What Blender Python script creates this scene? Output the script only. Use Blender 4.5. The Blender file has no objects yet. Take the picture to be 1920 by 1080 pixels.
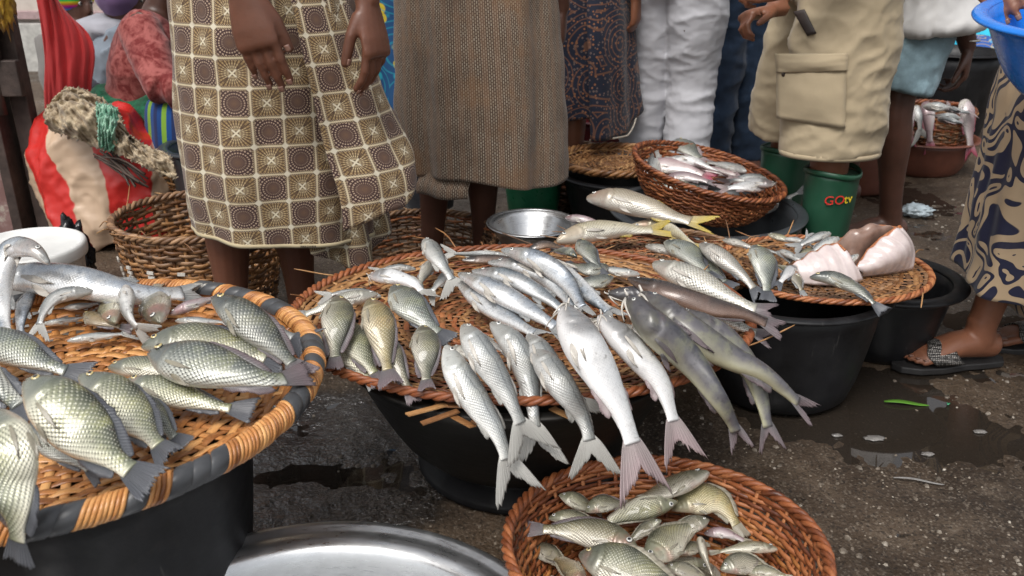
import bpy, bmesh, math, random
import numpy as np
from mathutils import Vector, Matrix, noise
random.seed(7); rng = np.random.default_rng(7)
S = bpy.context.scene
COL = S.collection
R = math.radians
PI = math.pi
# ---------------------------------------------------------------- camera
CAM_H, PITCH, FPX = 1.08, R(22.5), 1650.0
cd = bpy.data.cameras.new('Camera'); cam = bpy.data.objects.new('Camera', cd); COL.objects.link(cam)
cam.location = (0, 0, CAM_H); cam.rotation_euler = (R(90) - PITCH, 0, 0)
cd.sensor_width = 36; cd.lens = FPX / 1920 * 36; cd.clip_start = .02; cd.clip_end = 300
cd.dof.use_dof = True; cd.dof.focus_distance = 1.85; cd.dof.aperture_fstop = 6.3
S.camera = cam
# ---------------------------------------------------------------- sky and sun (overcast)
SUN_EL, SUN_AZ = R(58), R(205)
W = bpy.data.worlds.new('World'); S.world = W; W.use_nodes = True
wn = W.node_tree; bg = wn.nodes['Background']
sky = wn.nodes.new('ShaderNodeTexSky'); sky.sky_type = 'NISHITA'; sky.sun_disc = False
sky.sun_elevation = SUN_EL; sky.sun_rotation = SUN_AZ; sky.dust_density = 4; sky.air_density = 1.2
hs = wn.nodes.new('ShaderNodeHueSaturation'); hs.inputs['Saturation'].default_value = .22
wn.links.new(sky.outputs[0], hs.inputs['Color']); wn.links.new(hs.outputs[0], bg.inputs[0]); bg.inputs[1].default_value = .13
sl = bpy.data.lights.new('Sun', 'SUN'); sl.energy = 1.5; sl.angle = R(28); sl.color = (1, .965, .92)
so = bpy.data.objects.new('Sun', sl); COL.objects.link(so)
sd = Vector((math.sin(SUN_AZ) * math.cos(SUN_EL), math.cos(SUN_AZ) * math.cos(SUN_EL), math.sin(SUN_EL)))
so.rotation_euler = sd.to_track_quat('Z', 'Y').to_euler(); so.location = (0, 0, 6)
S.view_settings.view_transform = 'Standard'; S.view_settings.look = 'None'
S.view_settings.exposure = 0.48; S.view_settings.gamma = 1
# ---------------------------------------------------------------- pixel rays (full-size photo pixels)
cp, sp = math.cos(PITCH), math.sin(PITCH)
def ray(px, py):
    a, b = (px - 960) / FPX, -(py - 540) / FPX
    return Vector((a, cp + b * sp, -sp + b * cp))
def P(px, py, z=0.0):          # pixel on the horizontal plane z
    d = ray(px, py); t = (z - CAM_H) / d.z
    return Vector((d.x * t, d.y * t, z))
def PY(px, py, Y):             # pixel on the vertical plane y = Y
    d = ray(px, py); t = Y / d.y
    return Vector((d.x * t, Y, CAM_H + d.z * t))
# ---------------------------------------------------------------- object helpers
def tag(o, label=None, cat=None, group=None, kind=None):
    if label: o['label'] = label
    if cat: o['category'] = cat
    if group: o['group'] = group
    if kind: o['kind'] = kind
    return o
def empty(name, loc=(0, 0, 0), rz=0, label=None, cat=None, group=None):
    o = bpy.data.objects.new(name, None); COL.objects.link(o); o.empty_display_size = .05
    o.location = loc; o.rotation_euler = (0, 0, rz)
    return tag(o, label, cat, group)
def link(name, me, mat=None, parent=None):
    o = bpy.data.objects.new(name, me); COL.objects.link(o)
    if mat and not me.materials: me.materials.append(mat)
    if parent: o.parent = parent
    return o
def mk(name, v, f, mat=None, parent=None, smooth=True, uvs=None):
    me = bpy.data.meshes.new(name); me.from_pydata([tuple(map(float, q)) for q in v], [], f)
    if uvs:
        li = np.empty(len(me.loops), dtype=np.int32); me.loops.foreach_get('vertex_index', li)
        for nm, arr in uvs.items():
            L = me.uv_layers.new(name=nm); L.data.foreach_set('uv', np.asarray(arr, dtype=np.float32)[li].ravel())
    if smooth: me.polygons.foreach_set('use_smooth', [True] * len(me.polygons))
    me.update()
    return link(name, me, mat, parent)
class MB:
    def __init__(s): s.v = []; s.f = []
    def add(s, vf):
        k = len(s.v); s.v += [tuple(q) for q in vf[0]]; s.f += [tuple(i + k for i in q) for q in vf[1]]; return s
    def box(s, c, d, rz=0, m=None):
        x, y, z = d[0] / 2, d[1] / 2, d[2] / 2
        M = (Matrix.Translation(c) @ Matrix.Rotation(rz, 4, 'Z')) if m is None else m
        q = [M @ Vector((a * x, b * y, e * z)) for e in (-1, 1) for b in (-1, 1) for a in (-1, 1)]
        return s.add((q, [(0, 2, 3, 1), (4, 5, 7, 6), (0, 1, 5, 4), (2, 6, 7, 3), (0, 4, 6, 2), (1, 3, 7, 5)]))
    def build(s, name, mat, parent=None, smooth=True): return mk(name, s.v, s.f, mat, parent, smooth)
def bevel(o, w=.004, n=2):
    m = o.modifiers.new('b', 'BEVEL'); m.width = w; m.segments = n; m.limit_method = 'ANGLE'; return o
def solid(o, t=.0012, off=0):
    m = o.modifiers.new('s', 'SOLIDIFY'); m.thickness = t; m.offset = off; return o
def catmull(pts, n):
    p = np.array([tuple(q) for q in pts], dtype=float)
    if len(p) == 2: return p[0] + (p[1] - p[0]) * np.linspace(0, 1, n)[:, None]
    p = np.vstack([2 * p[0] - p[1], p, 2 * p[-1] - p[-2]])
    m = len(p) - 3; out = []
    for u in np.linspace(0, m, n * 4):
        i = min(int(u), m - 1); t = u - i; a, b, c, d = p[i:i + 4]
        out.append(.5 * (2 * b + (c - a) * t + (2 * a - 5 * b + 4 * c - d) * t * t + (3 * b - 3 * c + d - a) * t ** 3))
    out = np.array(out); s = np.r_[0, np.cumsum(np.linalg.norm(np.diff(out, axis=0), axis=1))]
    u = np.linspace(0, s[-1], n)
    return np.stack([np.interp(u, s, out[:, k]) for k in range(out.shape[1])], 1)
def tube(pts, rad, n=10, cap=True, up=(0, 0, 1), closed=False):
    """pts list of 3-D points, rad scalar/list of r or (rx, ry); rx is across `up`."""
    p = [Vector(q) for q in pts]; m = len(p); v = []; f = []
    if not hasattr(rad, '__len__'): rad = [rad] * m
    U = Vector(up)
    for i in range(m):
        if closed: t = p[(i + 1) % m] - p[i - 1]
        else: t = p[min(i + 1, m - 1)] - p[max(i - 1, 0)]
        t.normalize()
        x = t.cross(U)
        if x.length < .05: x = t.cross(Vector((0, 1, 0.01)))
        x.normalize(); y = x.cross(t)
        r = rad[i]; rx, ry = r if hasattr(r, '__len__') else (r, r)
        for k in range(n):
            a = 2 * PI * k / n
            v.append(p[i] + x * (rx * math.cos(a)) + y * (ry * math.sin(a)))
    for i in range(m if closed else m - 1):
        j = (i + 1) % m
        for k in range(n): f.append((i * n + k, i * n + (k + 1) % n, j * n + (k + 1) % n, j * n + k))
    if cap and not closed:
        f.append(tuple(range(n - 1, -1, -1))); f.append(tuple((m - 1) * n + k for k in range(n)))
    return v, f
def lathe(prof, n=64, sx=1, sy=1, wob=0, seed=0):
    v = []; f = []; m = len(prof)
    for i, (r, z) in enumerate(prof):
        for k in range(n):
            a = 2 * PI * k / n; w = 1 + wob * math.sin(2 * a + seed) + wob * .5 * math.sin(3 * a + seed * 2)
            v.append((r * w * sx * math.cos(a), r * w * sy * math.sin(a), z))
    for i in range(m - 1):
        for k in range(n): f.append((i * n + k, i * n + (k + 1) % n, (i + 1) * n + (k + 1) % n, (i + 1) * n + k))
    if prof[0][0] > 1e-5: f.append(tuple(range(n - 1, -1, -1)))
    if prof[-1][0] > 1e-5: f.append(tuple((m - 1) * n + k for k in range(n)))
    return v, f
def smoothstep(a, b, x):
    t = np.clip((x - a) / (b - a), 0, 1); return t * t * (3 - 2 * t)
# ---------------------------------------------------------------- material helpers
class MT:
    def __init__(s, name):
        s.m = bpy.data.materials.new(name); s.m.use_nodes = True; s.t = s.m.node_tree
        s.b = s.t.nodes['Principled BSDF']; s.out = s.t.nodes['Material Output']
    def n(s, typ, **kw):
        q = s.t.nodes.new('ShaderNode' + typ)
        for k, val in kw.items():
            if k.startswith('i_'):
                key = k[2:]; key = int(key) if key.isdigit() else key.replace('_', ' ')
                s.put(q.inputs[key], val)
            else: setattr(q, k, val)
        return q
    def put(s, sock, val):
        if isinstance(val, bpy.types.NodeSocket): s.t.links.new(val, sock)
        elif isinstance(val, bpy.types.Node): s.t.links.new(val.outputs[0], sock)
        else:
            try: sock.default_value = val
            except Exception: sock.default_value = (*val, 1) if len(val) == 3 else val[:3]
    def set(s, **kw):
        for k, val in kw.items():
            if isinstance(val, tuple) and len(val) == 3: val = (*val, 1)
            s.put(s.b.inputs[k.replace('_', ' ')], val)
        return s
    def M(s, op, a, b=0.0, c=None, clamp=False):
        q = s.n('Math', operation=op, use_clamp=clamp); s.put(q.inputs[0], a); s.put(q.inputs[1], b)
        if c is not None: s.put(q.inputs[2], c)
        return q.outputs[0]
    def mix(s, fac, a, b, blend='MIX'):
        q = s.n('MixRGB', blend_type=blend); s.put(q.inputs[0], fac); s.put(q.inputs[1], (*a, 1) if isinstance(a, tuple) and len(a) == 3 else a)
        s.put(q.inputs[2], (*b, 1) if isinstance(b, tuple) and len(b) == 3 else b); return q.outputs[0]
    def ramp(s, fac, stops, interp='LINEAR'):
        q = s.n('ValToRGB'); s.put(q.inputs[0], fac); e = q.color_ramp.elements; q.color_ramp.interpolation = interp
        for i, (p, c) in enumerate(stops):
            el = e[i] if i < 2 else e.new(p)
            el.position = p; c = c if hasattr(c, '__len__') else (c, c, c); el.color = (*c[:3], 1)
        return q.outputs[0]
    def ss(s, x, a, b):
        q = s.n('MapRange', interpolation_type='SMOOTHSTEP'); s.put(q.inputs[0], x); q.inputs[1].default_value = a; q.inputs[2].default_value = b
        return q.outputs[0]
    def coord(s, kind='Object'): return s.n('TexCoord').outputs[kind]
    def uv(s, name): return s.n('UVMap', uv_map=name).outputs[0]
    def sep(s, v): q = s.n('SeparateXYZ'); s.put(q.inputs[0], v); return q.outputs
    def com(s, x, y, z=0.0): q = s.n('CombineXYZ'); s.put(q.inputs[0], x); s.put(q.inputs[1], y); s.put(q.inputs[2], z); return q.outputs[0]
    def mapping(s, v, scale=(1, 1, 1), rot=(0, 0, 0), loc=(0, 0, 0)):
        q = s.n('Mapping'); s.put(q.inputs[0], v); q.inputs['Scale'].default_value = scale; q.inputs['Rotation'].default_value = rot; q.inputs['Location'].default_value = loc
        return q.outputs[0]
    def noise(s, v, scale=5, detail=3, rough=.5, dist=0, out=0):
        q = s.n('TexNoise'); s.put(q.inputs['Vector'], v); q.inputs['Scale'].default_value = scale; q.inputs['Detail'].default_value = detail
        q.inputs['Roughness'].default_value = rough; q.inputs['Distortion'].default_value = dist; return q.outputs[out]
    def vor(s, v, scale=5, rand=1, feature='F1', out=0, dim='3D'):
        q = s.n('TexVoronoi', feature=feature, voronoi_dimensions=dim); s.put(q.inputs['Vector'], v); q.inputs['Scale'].default_value = scale; q.inputs['Randomness'].default_value = rand
        return q.outputs[out]
    def bump(s, h, strength=.3, dist=.002, normal=None):
        q = s.n('Bump'); s.put(q.inputs['Height'], h); q.inputs['Strength'].default_value = strength; q.inputs['Distance'].default_value = dist
        if normal is not None: s.put(q.inputs['Normal'], normal)
        return q.outputs[0]
    def orand(s): return s.n('ObjectInfo').outputs['Random']
def simple(name, col, rough=.5, metal=0, var=.25, nscale=20, bump=.2, bdist=.001, spec=.5, coat=0):
    m = MT(name); c = m.coord()
    nz = m.noise(c, nscale, 5, .6)
    lo = tuple(x * (1 - var) for x in col); hi = tuple(min(1, x * (1 + var)) for x in col)
    m.set(Base_Color=m.ramp(nz, [(.3, lo), (.7, hi)]), Metallic=metal, Coat_Weight=coat)
    m.set(Roughness=m.ramp(m.noise(c, nscale * 2.3, 4), [(.3, max(.02, rough - .1)), (.7, min(1, rough + .1))]))
    m.b.inputs['Specular IOR Level'].default_value = spec
    if bump: m.set(Normal=m.bump(m.noise(c, nscale * 6, 4, .6), bump, bdist))
    return m.m
# ================================================================ GROUND
def ground_mat():
    m = MT('wet_asphalt'); c = m.coord()
    big = m.noise(c, 1.1, 5, .6); mid = m.noise(c, 9, 6, .65); fine = m.noise(c, 130, 4, .7)
    base = m.ramp(big, [(.30, (.019, .0125, .0085)), (.50, (.060, .041, .027)), (.72, (.135, .094, .062))])
    base = m.mix(m.M('MULTIPLY', m.ss(mid, .45, .75), .6), base, (.125, .092, .064))
    st = m.vor(c, 95, 1, 'F1', 1)           # per-chip random colour
    ch = m.sep(st)[0]
    chips = m.M('MULTIPLY', m.ss(ch, .86, .93), m.ss(m.vor(c, 95, 1), .35, .15))
    base = m.mix(m.M('MULTIPLY', chips, .85), base, (.32, .27, .21))
    st2 = m.sep(m.vor(c, 240, 1, 'F1', 1))[1]
    base = m.mix(m.M('MULTIPLY', m.ss(st2, .80, .95), .45), base, (.17, .14, .11))
    base = m.mix(m.M('MULTIPLY', m.ss(st2, .25, .05), .6), base, (.01, .009, .008))
    m.set(Base_Color=base)
    m.set(Roughness=m.ramp(m.noise(c, 3.2, 5, .6), [(.34, .22), (.46, .5), (.7, .72)]))
    h = m.M('ADD', m.M('MULTIPLY', m.vor(c, 95, 1), .5), m.M('MULTIPLY', fine, .9))
    h = m.M('ADD', h, m.M('MULTIPLY', m.noise(c, 45, 4, .6), 1.2))
    m.set(Normal=m.bump(h, .75, .004))
    m.b.inputs['Specular IOR Level'].default_value = .32
    px, py, _ = m.sep(c); w0 = P(560, 880); dx = m.M('MULTIPLY', m.M('SUBTRACT', px, w0.x), 2.6); dy = m.M('MULTIPLY', m.M('SUBTRACT', py, w0.y), 2.2)
    rad = m.M('SQRT', m.M('ADD', m.M('MULTIPLY', dx, dx), m.M('MULTIPLY', dy, dy))); wet = m.M('ADD', m.M('MULTIPLY', m.ss(rad, 1.1, .5), .5), m.noise(c, 2.4, 5, .65))
    m.set(Coat_Weight=m.M('MULTIPLY', m.ss(wet, .62, .85), .95), Coat_Roughness=.06, Coat_IOR=2.3, Coat_Normal=m.bump(m.M('ADD', m.noise(c, 110, 3, .6), m.M('MULTIPLY', m.noise(c, 30, 2), 1.6)), 1.0, .007))
    hs2 = m.n('HueSaturation'); m.put(hs2.inputs['Color'], base); m.put(hs2.inputs['Value'], m.M('SUBTRACT', 1.0, m.M('MULTIPLY', m.ss(wet, .55, .8), .75))); m.set(Base_Color=hs2.outputs[0])
    return m.m
def water_mat():
    m = MT('muddy_water'); c = m.coord()
    m.set(Base_Color=(.028, .022, .017), Roughness=.03, IOR=1.9, Alpha=.80)
    m.set(Normal=m.bump(m.noise(c, 14, 2), .05, .002)); return m.m
GM = ground_mat()
dips = [(P(540, 888), .13, .05, .011), (P(520, 800), .16, .07, .005), (P(1700, 770), .30, .12, .010), (P(1640, 700), .25, .08, .010), (P(1800, 830), .22, .10, .009),
        (P(1500, 740), .25, .07, .008), (P(760, 900), .22, .16, .004), (P(1730, 380), .3, .25, .008), (P(1420, 800), .2, .06, .006), (P(640, 760), .18, .06, .005), (P(1060, 370), .25, .3, .01), (P(1850, 600), .2, .1, .008)]
def gh(x, y):
    h = .007 * noise.noise((x * 2.1, y * 2.1, 0)) + .0045 * noise.noise((x * 6, y * 6, 3)) + .0040 * noise.noise((x * 17, y * 17, 5)) + .0032 * noise.noise((x * 41, y * 41, 9))
    h += .0012
    for p, rx, ry, d in dips:
        q = ((x - p.x) / rx) ** 2 + ((y - p.y) / ry) ** 2
        if q < 5: h -= d * math.exp(-q)
    e = min(min(x + 1.7, 2.4 - x), min(y - .55, 4.6 - y)) / .25
    return h * max(0, min(1, e))
x0, x1, y0, y1, st = -1.7, 2.4, .55, 4.6, .0115
nx, ny = int((x1 - x0) / st) + 1, int((y1 - y0) / st) + 1
gv = []; gf = []
for j in range(ny):
    y = y0 + (y1 - y0) * j / (ny - 1)
    for i in range(nx):
        x = x0 + (x1 - x0) * i / (nx - 1); gv.append((x, y, gh(x, y)))
for j in range(ny - 1):
    for i in range(nx - 1): a = j * nx + i; gf.append((a, a + 1, a + nx + 1, a + nx))
k = len(gv); B = 70
gv += [(-B, -B, 0), (B, -B, 0), (B, B, 0), (-B, B, 0), (x0, y0, 0), (x1, y0, 0), (x1, y1, 0), (x0, y1, 0)]
gf += [(k, k + 1, k + 5, k + 4), (k + 1, k + 2, k + 6, k + 5), (k + 2, k + 3, k + 7, k + 6), (k + 3, k, k + 4, k + 7)]
tag(mk('ground', gv, gf, GM), kind='structure')
tag(mk('puddle_water', [(-1.6, .65, -.0048), (2.3, .65, -.0048), (2.3, 4.5, -.0048), (-1.6, 4.5, -.0048)], [(0, 1, 2, 3)], water_mat(), smooth=False), kind='structure')
# loose grit and shell chips, nobody could count them
def grit():
    mb = MB()
    for i in range(5200):
        x = random.uniform(-1.2, 2.2); y = random.uniform(.7, 3.6)
        if x < 0.2 and random.random() < .7: continue
        s = random.choice((.0018, .0025, .0025, .0035, .005, .0075)) * random.uniform(.7, 1.3); a = random.uniform(0, 6.3); z = gh(x, y)
        v = [(x + s * math.cos(a + q * 1.257) * random.uniform(.6, 1.3), y + s * math.sin(a + q * 1.257) * random.uniform(.6, 1.3), z - .001) for q in range(5)]
        t = [(x + (p[0] - x) * .6, y + (p[1] - y) * .6, z + s * .5) for p in v]
        mb.add((v + t, [(q, (q + 1) % 5, 5 + (q + 1) % 5, 5 + q) for q in range(5)] + [(5, 6, 7, 8, 9)]))
    m = MT('grit'); c = m.coord()
    m.set(Base_Color=m.ramp(m.noise(c, 33, 2), [(.3, (.06, .05, .04)), (.5, (.16, .13, .10)), (.7, (.42, .38, .32))]), Roughness=.5)
    return mb.build('grit', m.m, smooth=False)
tag(grit(), 'scattered pale grit and shell chips on the wet ground', 'grit', kind='stuff')
# ================================================================ CONTAINER MATERIALS
def wicker(name, lo, mid, hi, rough=.48):
    m = MT(name); c = m.coord(); r = m.orand()
    nz = m.noise(c, 34, 5, .7); nb = m.noise(c, 6, 3, .6)
    f = m.M('ADD', m.M('ADD', m.M('MULTIPLY', r, .42), m.M('MULTIPLY', nz, .55)), m.M('MULTIPLY', m.M('SUBTRACT', nb, .42), .5))
    col = m.ramp(f, [(.22, lo), (.52, mid), (.85, hi)])
    streak = m.noise(m.mapping(c, (60, 60, 260)), 1, 4, .7)
    col = m.mix(m.M('MULTIPLY', m.ss(streak, .55, .75), .5), col, tuple(x * .35 for x in lo))
    m.set(Base_Color=col, Roughness=m.ramp(nz, [(.3, rough - .14), (.7, rough + .15)]))
    m.set(Normal=m.bump(streak, .35, .0012)); m.b.inputs['Specular IOR Level'].default_value = .5
    return m.m
WK_RED = wicker('wicker_red_brown', (.055, .014, .006), (.24, .070, .022), (.46, .19, .075))
WK_TAN = wicker('wicker_tan', (.070, .028, .011), (.26, .118, .042), (.50, .285, .12))
WK_OLD = wicker('wicker_old_brown', (.035, .018, .010), (.15, .075, .035), (.36, .21, .11))
WK_ORG = wicker('wicker_orange', (.14, .042, .010), (.46, .19, .055), (.70, .38, .14), .38)
BLACK = simple('black_plastic', (.008, .008, .009), .42, var=.5, nscale=9, bump=.25, bdist=.002, spec=.3)
BLACK2 = simple('scuffed_black_plastic', (.009, .009, .010), .46, var=.8, nscale=7, bump=.3, bdist=.002, spec=.3)
GREYB = simple('dark_grey_plastic', (.035, .04, .045), .36, var=.3, nscale=8)
for mt_ in (BLACK, BLACK2):     # fine scuffs running down the plastic
    q_ = MT.__new__(MT); q_.m = mt_; q_.t = mt_.node_tree; q_.b = q_.t.nodes['Principled BSDF']; oc_ = q_.coord()
    sc_ = q_.M('MULTIPLY', q_.ss(q_.noise(q_.mapping(oc_, (55, 55, 6)), 1, 5, .7), .60, .74), q_.ss(q_.noise(oc_, 5, 3), .42, .62)); du_ = q_.ss(q_.noise(oc_, 13, 5, .7), .55, .75)
    old_ = q_.b.inputs['Base Color'].links[0].from_socket; c1_ = q_.mix(q_.M('MULTIPLY', sc_, .55), old_, (.075, .072, .068)); q_.set(Base_Color=q_.mix(q_.M('MULTIPLY', du_, .35), c1_, (.035, .030, .026)))
BROWNP = simple('brown_plastic', (.13, .045, .028), .4, var=.2)
GREENP = simple('green_plastic', (.01, .10, .045), .35, var=.2)
WHITEP = simple('white_plastic', (.62, .62, .60), .38, var=.10, nscale=12)
BLUEP = simple('blue_plastic', (.01, .17, .62), .28, var=.12, coat=.2)
def alu_mat(name, col=(.62, .63, .64), r=.28):
    m = MT(name); c = m.coord(); nz = m.noise(c, 6, 6, .65); f = m.noise(m.mapping(c, (1, 1, 18)), 22, 5, .7)
    m.set(Base_Color=m.ramp(nz, [(.3, tuple(x * .7 for x in col)), (.7, col)]), Metallic=.95)
    m.set(Roughness=m.ramp(f, [(.3, r - .06), (.7, r + .16)])); m.set(Normal=m.bump(m.noise(c, 40, 4), .25, .0015)); return m.m
ALU = alu_mat('worn_aluminium'); DKMETAL = alu_mat('dark_metal', (.045, .043, .040), .5)
# ================================================================ TUBS, BASINS
def tub(name, label, cat, loc, r_top, r_bot, h, mat, rim_r=.014, n=72, th=.006, group=None, tilt=None, handles=False, sag=.012, sx=1, wall=None):
    t = empty(name, loc, 0, label, cat, group)
    if tilt: t.rotation_euler = tilt
    outer = [(0.0, 0), (r_bot * .92, 0), (r_bot, .012)]
    for i in range(1, 7):
        u = i / 6; outer.append((r_bot + (r_top - r_bot) * (u ** .72), .012 + (h - .012) * u))
    inner = [(r - th, max(z, th)) for r, z in reversed(outer[2:])] + [(0.0, th + .001)]
    mk('wall', *lathe(outer + inner, n, sx), mat, t)
    rim = []
    for k in range(14):
        a = 2 * PI * k / 14; rim.append((r_top + rim_r * .75 + rim_r * 1.25 * math.cos(a), h + rim_r * .55 * math.sin(a)))
    v, f = lathe(rim, n, sx); f = f[:-2]
    for k in range(n): f.append((13 * n + k, 13 * n + (k + 1) % n, (k + 1) % n, k))
    mk('rim', v, f, mat, t)
    return t
# ================================================================ WOVEN BASKETS AND TRAYS
def woven(name, label, cat, loc, prof, zones, sp, w, th, amp, mat, rot=(0, 0, 0), sx=1, rim='braid', rim_r=.010, spd=4, seed=1, ragged=.0, start=.12, group=None, alt=None, ncs=6, rim_mat=None):
    """prof: (r, z) from the centre outwards; zones: (s_fraction_end, stake count)."""
    rr = random.Random(seed)
    t = empty(name, loc, 0, label, cat, group); t.rotation_euler = rot; t.scale = (sx, 1, 1)
    pp = catmull([(r, z, 0) for r, z in prof], 160)[:, :2]
    s = np.r_[0, np.cumsum(np.linalg.norm(np.diff(pp, axis=0), axis=1))]; L = s[-1]
    tg = np.gradient(pp, axis=0); tg /= np.linalg.norm(tg, axis=1)[:, None]
    def at(u): return [np.interp(u, s, q) for q in (pp[:, 0], pp[:, 1], tg[:, 0], tg[:, 1])]
    s0 = start * L; i = 0
    while s0 < L - rim_r * .4:
        n_st = next(n for e, n in zones if s0 <= e * L + 1e-6)
        K = n_st * spd; th_ = np.linspace(0, 2 * PI, K, endpoint=False)
        ph = rr.uniform(0, 6); wob = (np.sin(th_ * 3 + ph) * .22 + np.sin(th_ * 7 + ph * 2) * .16 + np.sin(th_ * 13 + ph * 3) * .10) * sp * (1 + ragged)
        r, z, tr, tz = at(np.clip(s0 + wob, 0.001, L))
        off = amp * np.cos(n_st * th_ / 2 + i * PI) + rr.uniform(-.1, .1) * amp + amp * .22 * np.sin(th_ * 9 + ph) * (1 + ragged)
        ww = w * rr.uniform(.82, 1.12) / 2; tt = th * rr.uniform(.85, 1.15) / 2
        v = np.zeros((K, ncs, 3))
        for k in range(ncs):
            a = 2 * PI * k / ncs + .5; du = ww * math.cos(a); dn = tt * math.sin(a) + off
            R_ = r + tr * du - tz * dn; Z_ = z + tz * du + tr * dn
            v[:, k, 0] = R_ * np.cos(th_); v[:, k, 1] = R_ * np.sin(th_); v[:, k, 2] = Z_
        f = [(a * ncs + b, a * ncs + (b + 1) % ncs, ((a + 1) % K) * ncs + (b + 1) % ncs, ((a + 1) % K) * ncs + b) for a in range(K) for b in range(ncs)]
        mt = mat
        if alt and rr.random() < alt[1]: mt = alt[0]
        mk('wicker_strand', v.reshape(-1, 3), f, mt, t)
        s0 += sp * rr.uniform(.92, 1.08); i += 1
    e0 = 0.02; prev = 0
    for e, n_st in zones:
        us = np.linspace(max(prev - .03, 0.02) * L, e * L, max(5, int(26 * (e - prev))))
        r, z, tr, tz = at(us); pts = [(a, 0, b) for a, b in zip(r, z)]
        v, f = tube(pts, [(th * .55, w * .42)] * len(pts), 6, True, (0, 1, 0))
        base = mk('stake', v, f, mat, t)
        for k in range(1, n_st):
            o = link('stake', base.data, None, t); o.rotation_euler = (0, 0, 2 * PI * k / n_st + rr.uniform(-.008, .008))
        prev = e
    rt, zt = prof[-1]
    if rim == 'braid':
        ns = 3; tw = int(2 * PI * rt / (rim_r * 7))
        for q in range(ns):
            K = tw * 10; pts = []
            for k in range(K):
                a = 2 * PI * k / K; p_ = a * tw + q * 2 * PI / ns; jit = 1 + .12 * math.sin(a * 5 + q)
                rad = rt + rim_r * .62 * math.cos(p_) * jit; pts.append((rad * math.cos(a), rad * math.sin(a), zt + rim_r * .62 * math.sin(p_) * jit))
            mk('rim_strand', *tube(pts, rim_r * .62, 6, False, (0, 0, 1), True), rim_mat or mat, t)
    elif rim == 'wrap':
        core = [((rt + rim_r * .86 * math.cos(a)), zt + rim_r * .86 * math.sin(a)) for a in np.linspace(0, 2 * PI, 12, endpoint=False)]
        v, f = lathe(core, 90); f = f[:-2] + [(11 * 90 + k, 11 * 90 + (k + 1) % 90, (k + 1) % 90, k) for k in range(90)]
        mk('rim_core', v, f, mat, t)
        nb = int(2 * PI * rt / (rim_r * 1.55))
        for b in range(nb):
            a0 = 2 * PI * b / nb; wd = 2 * PI / nb * rr.uniform(.95, 1.12); dark = alt and (b % 7 in (3, 4) or rr.random() < .1)
            sub = 1 if dark else 4
            for q in range(sub):
                vv = []; m_ = 15; ds = wd / sub * (1.0 if dark else .93); bo = rim_r * (1 + rr.uniform(-.02, .07))
                for k in range(m_ + 1):
                    p_ = -2.6 + 5.2 * k / m_ + .6
                    ac = a0 + (p_ / 5.2) * wd * 1.5 + q * wd / sub
                    for side, dr in ((0, .93), (.15, 1.05), (.85, 1.05), (1, .93)):
                        rad = rt + bo * dr * math.cos(p_); zz = zt + bo * dr * math.sin(p_); aa = ac + ds * side
                        vv.append((rad * math.cos(aa), rad * math.sin(aa), zz))
                ff = [(k * 4 + c, (k + 1) * 4 + c, (k + 1) * 4 + c + 1, k * 4 + c + 1) for k in range(m_) for c in range(3)]
                mk('rim_wrap', vv, ff, alt[0] if dark else mat, t)
    return t
def stray(parent, mat, n, r, z, seed, L=(.04, .12), th=.0016):
    rr = random.Random(seed)
    for i in range(n):
        a = rr.uniform(0, 6.28); l = rr.uniform(*L); d = a + rr.uniform(-1.4, 1.4); x, y = r * math.cos(a), r * math.sin(a)
        e = (x + l * math.cos(d), y + l * math.sin(d), z + rr.uniform(-.03, .05)); mid = ((x + e[0]) / 2, (y + e[1]) / 2, (z + e[2]) / 2 + rr.uniform(-.01, .02))
        mk('loose_straw', *tube(catmull([(x, y, z), mid, e], 7), [th] * 6 + [th * .5], 5), mat, parent)
# ---- the left tray on its black tub
ZL = .385; cL = P(130, 742, ZL)
tub('black_tub', 'tall black plastic tub under the orange rimmed tray at the left', 'tub', (cL.x + .015, cL.y - .01, 0), .265, .225, ZL - .03, BLACK2)
DARKB = simple('dark_grey_wrap', (.05, .052, .056), .42, var=.3)
woven('winnowing_tray', 'wide woven tray with thick orange and grey wrapped rim', 'tray', (cL.x, cL.y, ZL - .008), [(0, 0), (.10, -.002), (.22, 0), (.31, .008), (.365, .022), (.385, .035)],
      [(.46, 28), (1, 60)], .0150, .0172, .0022, .0022, WK_ORG, rim='wrap', rim_r=.017, alt=(DARKB, 0.0), seed=3, start=.05)
# ---- centre tray on dark basin
ZC = .34; cC = P(975, 592, ZC)
tub('metal_basin', 'low dark metal basin under the middle fish tray', 'basin', (cC.x - .01, cC.y - .02, .07), .345, .21, ZC - .088, DKMETAL, .010)
tub('black_bucket', 'upturned black bucket in the shade under the dark metal basin', 'bucket', (cC.x, cC.y - .0, 0), .20, .22, .066, BLACK, .005)
trC = woven('winnowing_tray', 'oval brown woven tray with broken front edge piled with silver fish', 'tray', (cC.x, cC.y, ZC - .010), [(0, .004), (.10, 0), (.22, 0), (.30, .006), (.345, .014), (.372, .024)],
      [(.5, 36), (1, 72)], .0085, .0100, .0022, .0021, WK_TAN, sx=1.24, rim='braid', rim_r=.0075, rim_mat=WK_RED, seed=5, ragged=.6, start=.06, alt=(WK_RED, .4))
stray(trC, WK_TAN, 12, .36, .01, 4)
fe = [(800, 768, 55, 12), (825, 782, 50, 5), (868, 790, 40, -70), (905, 795, 30, -60), (1040, 752, 60, -20), (1055, 775, 45, -75), (845, 760, 45, -40), (1000, 745, 45, -35)]
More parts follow.
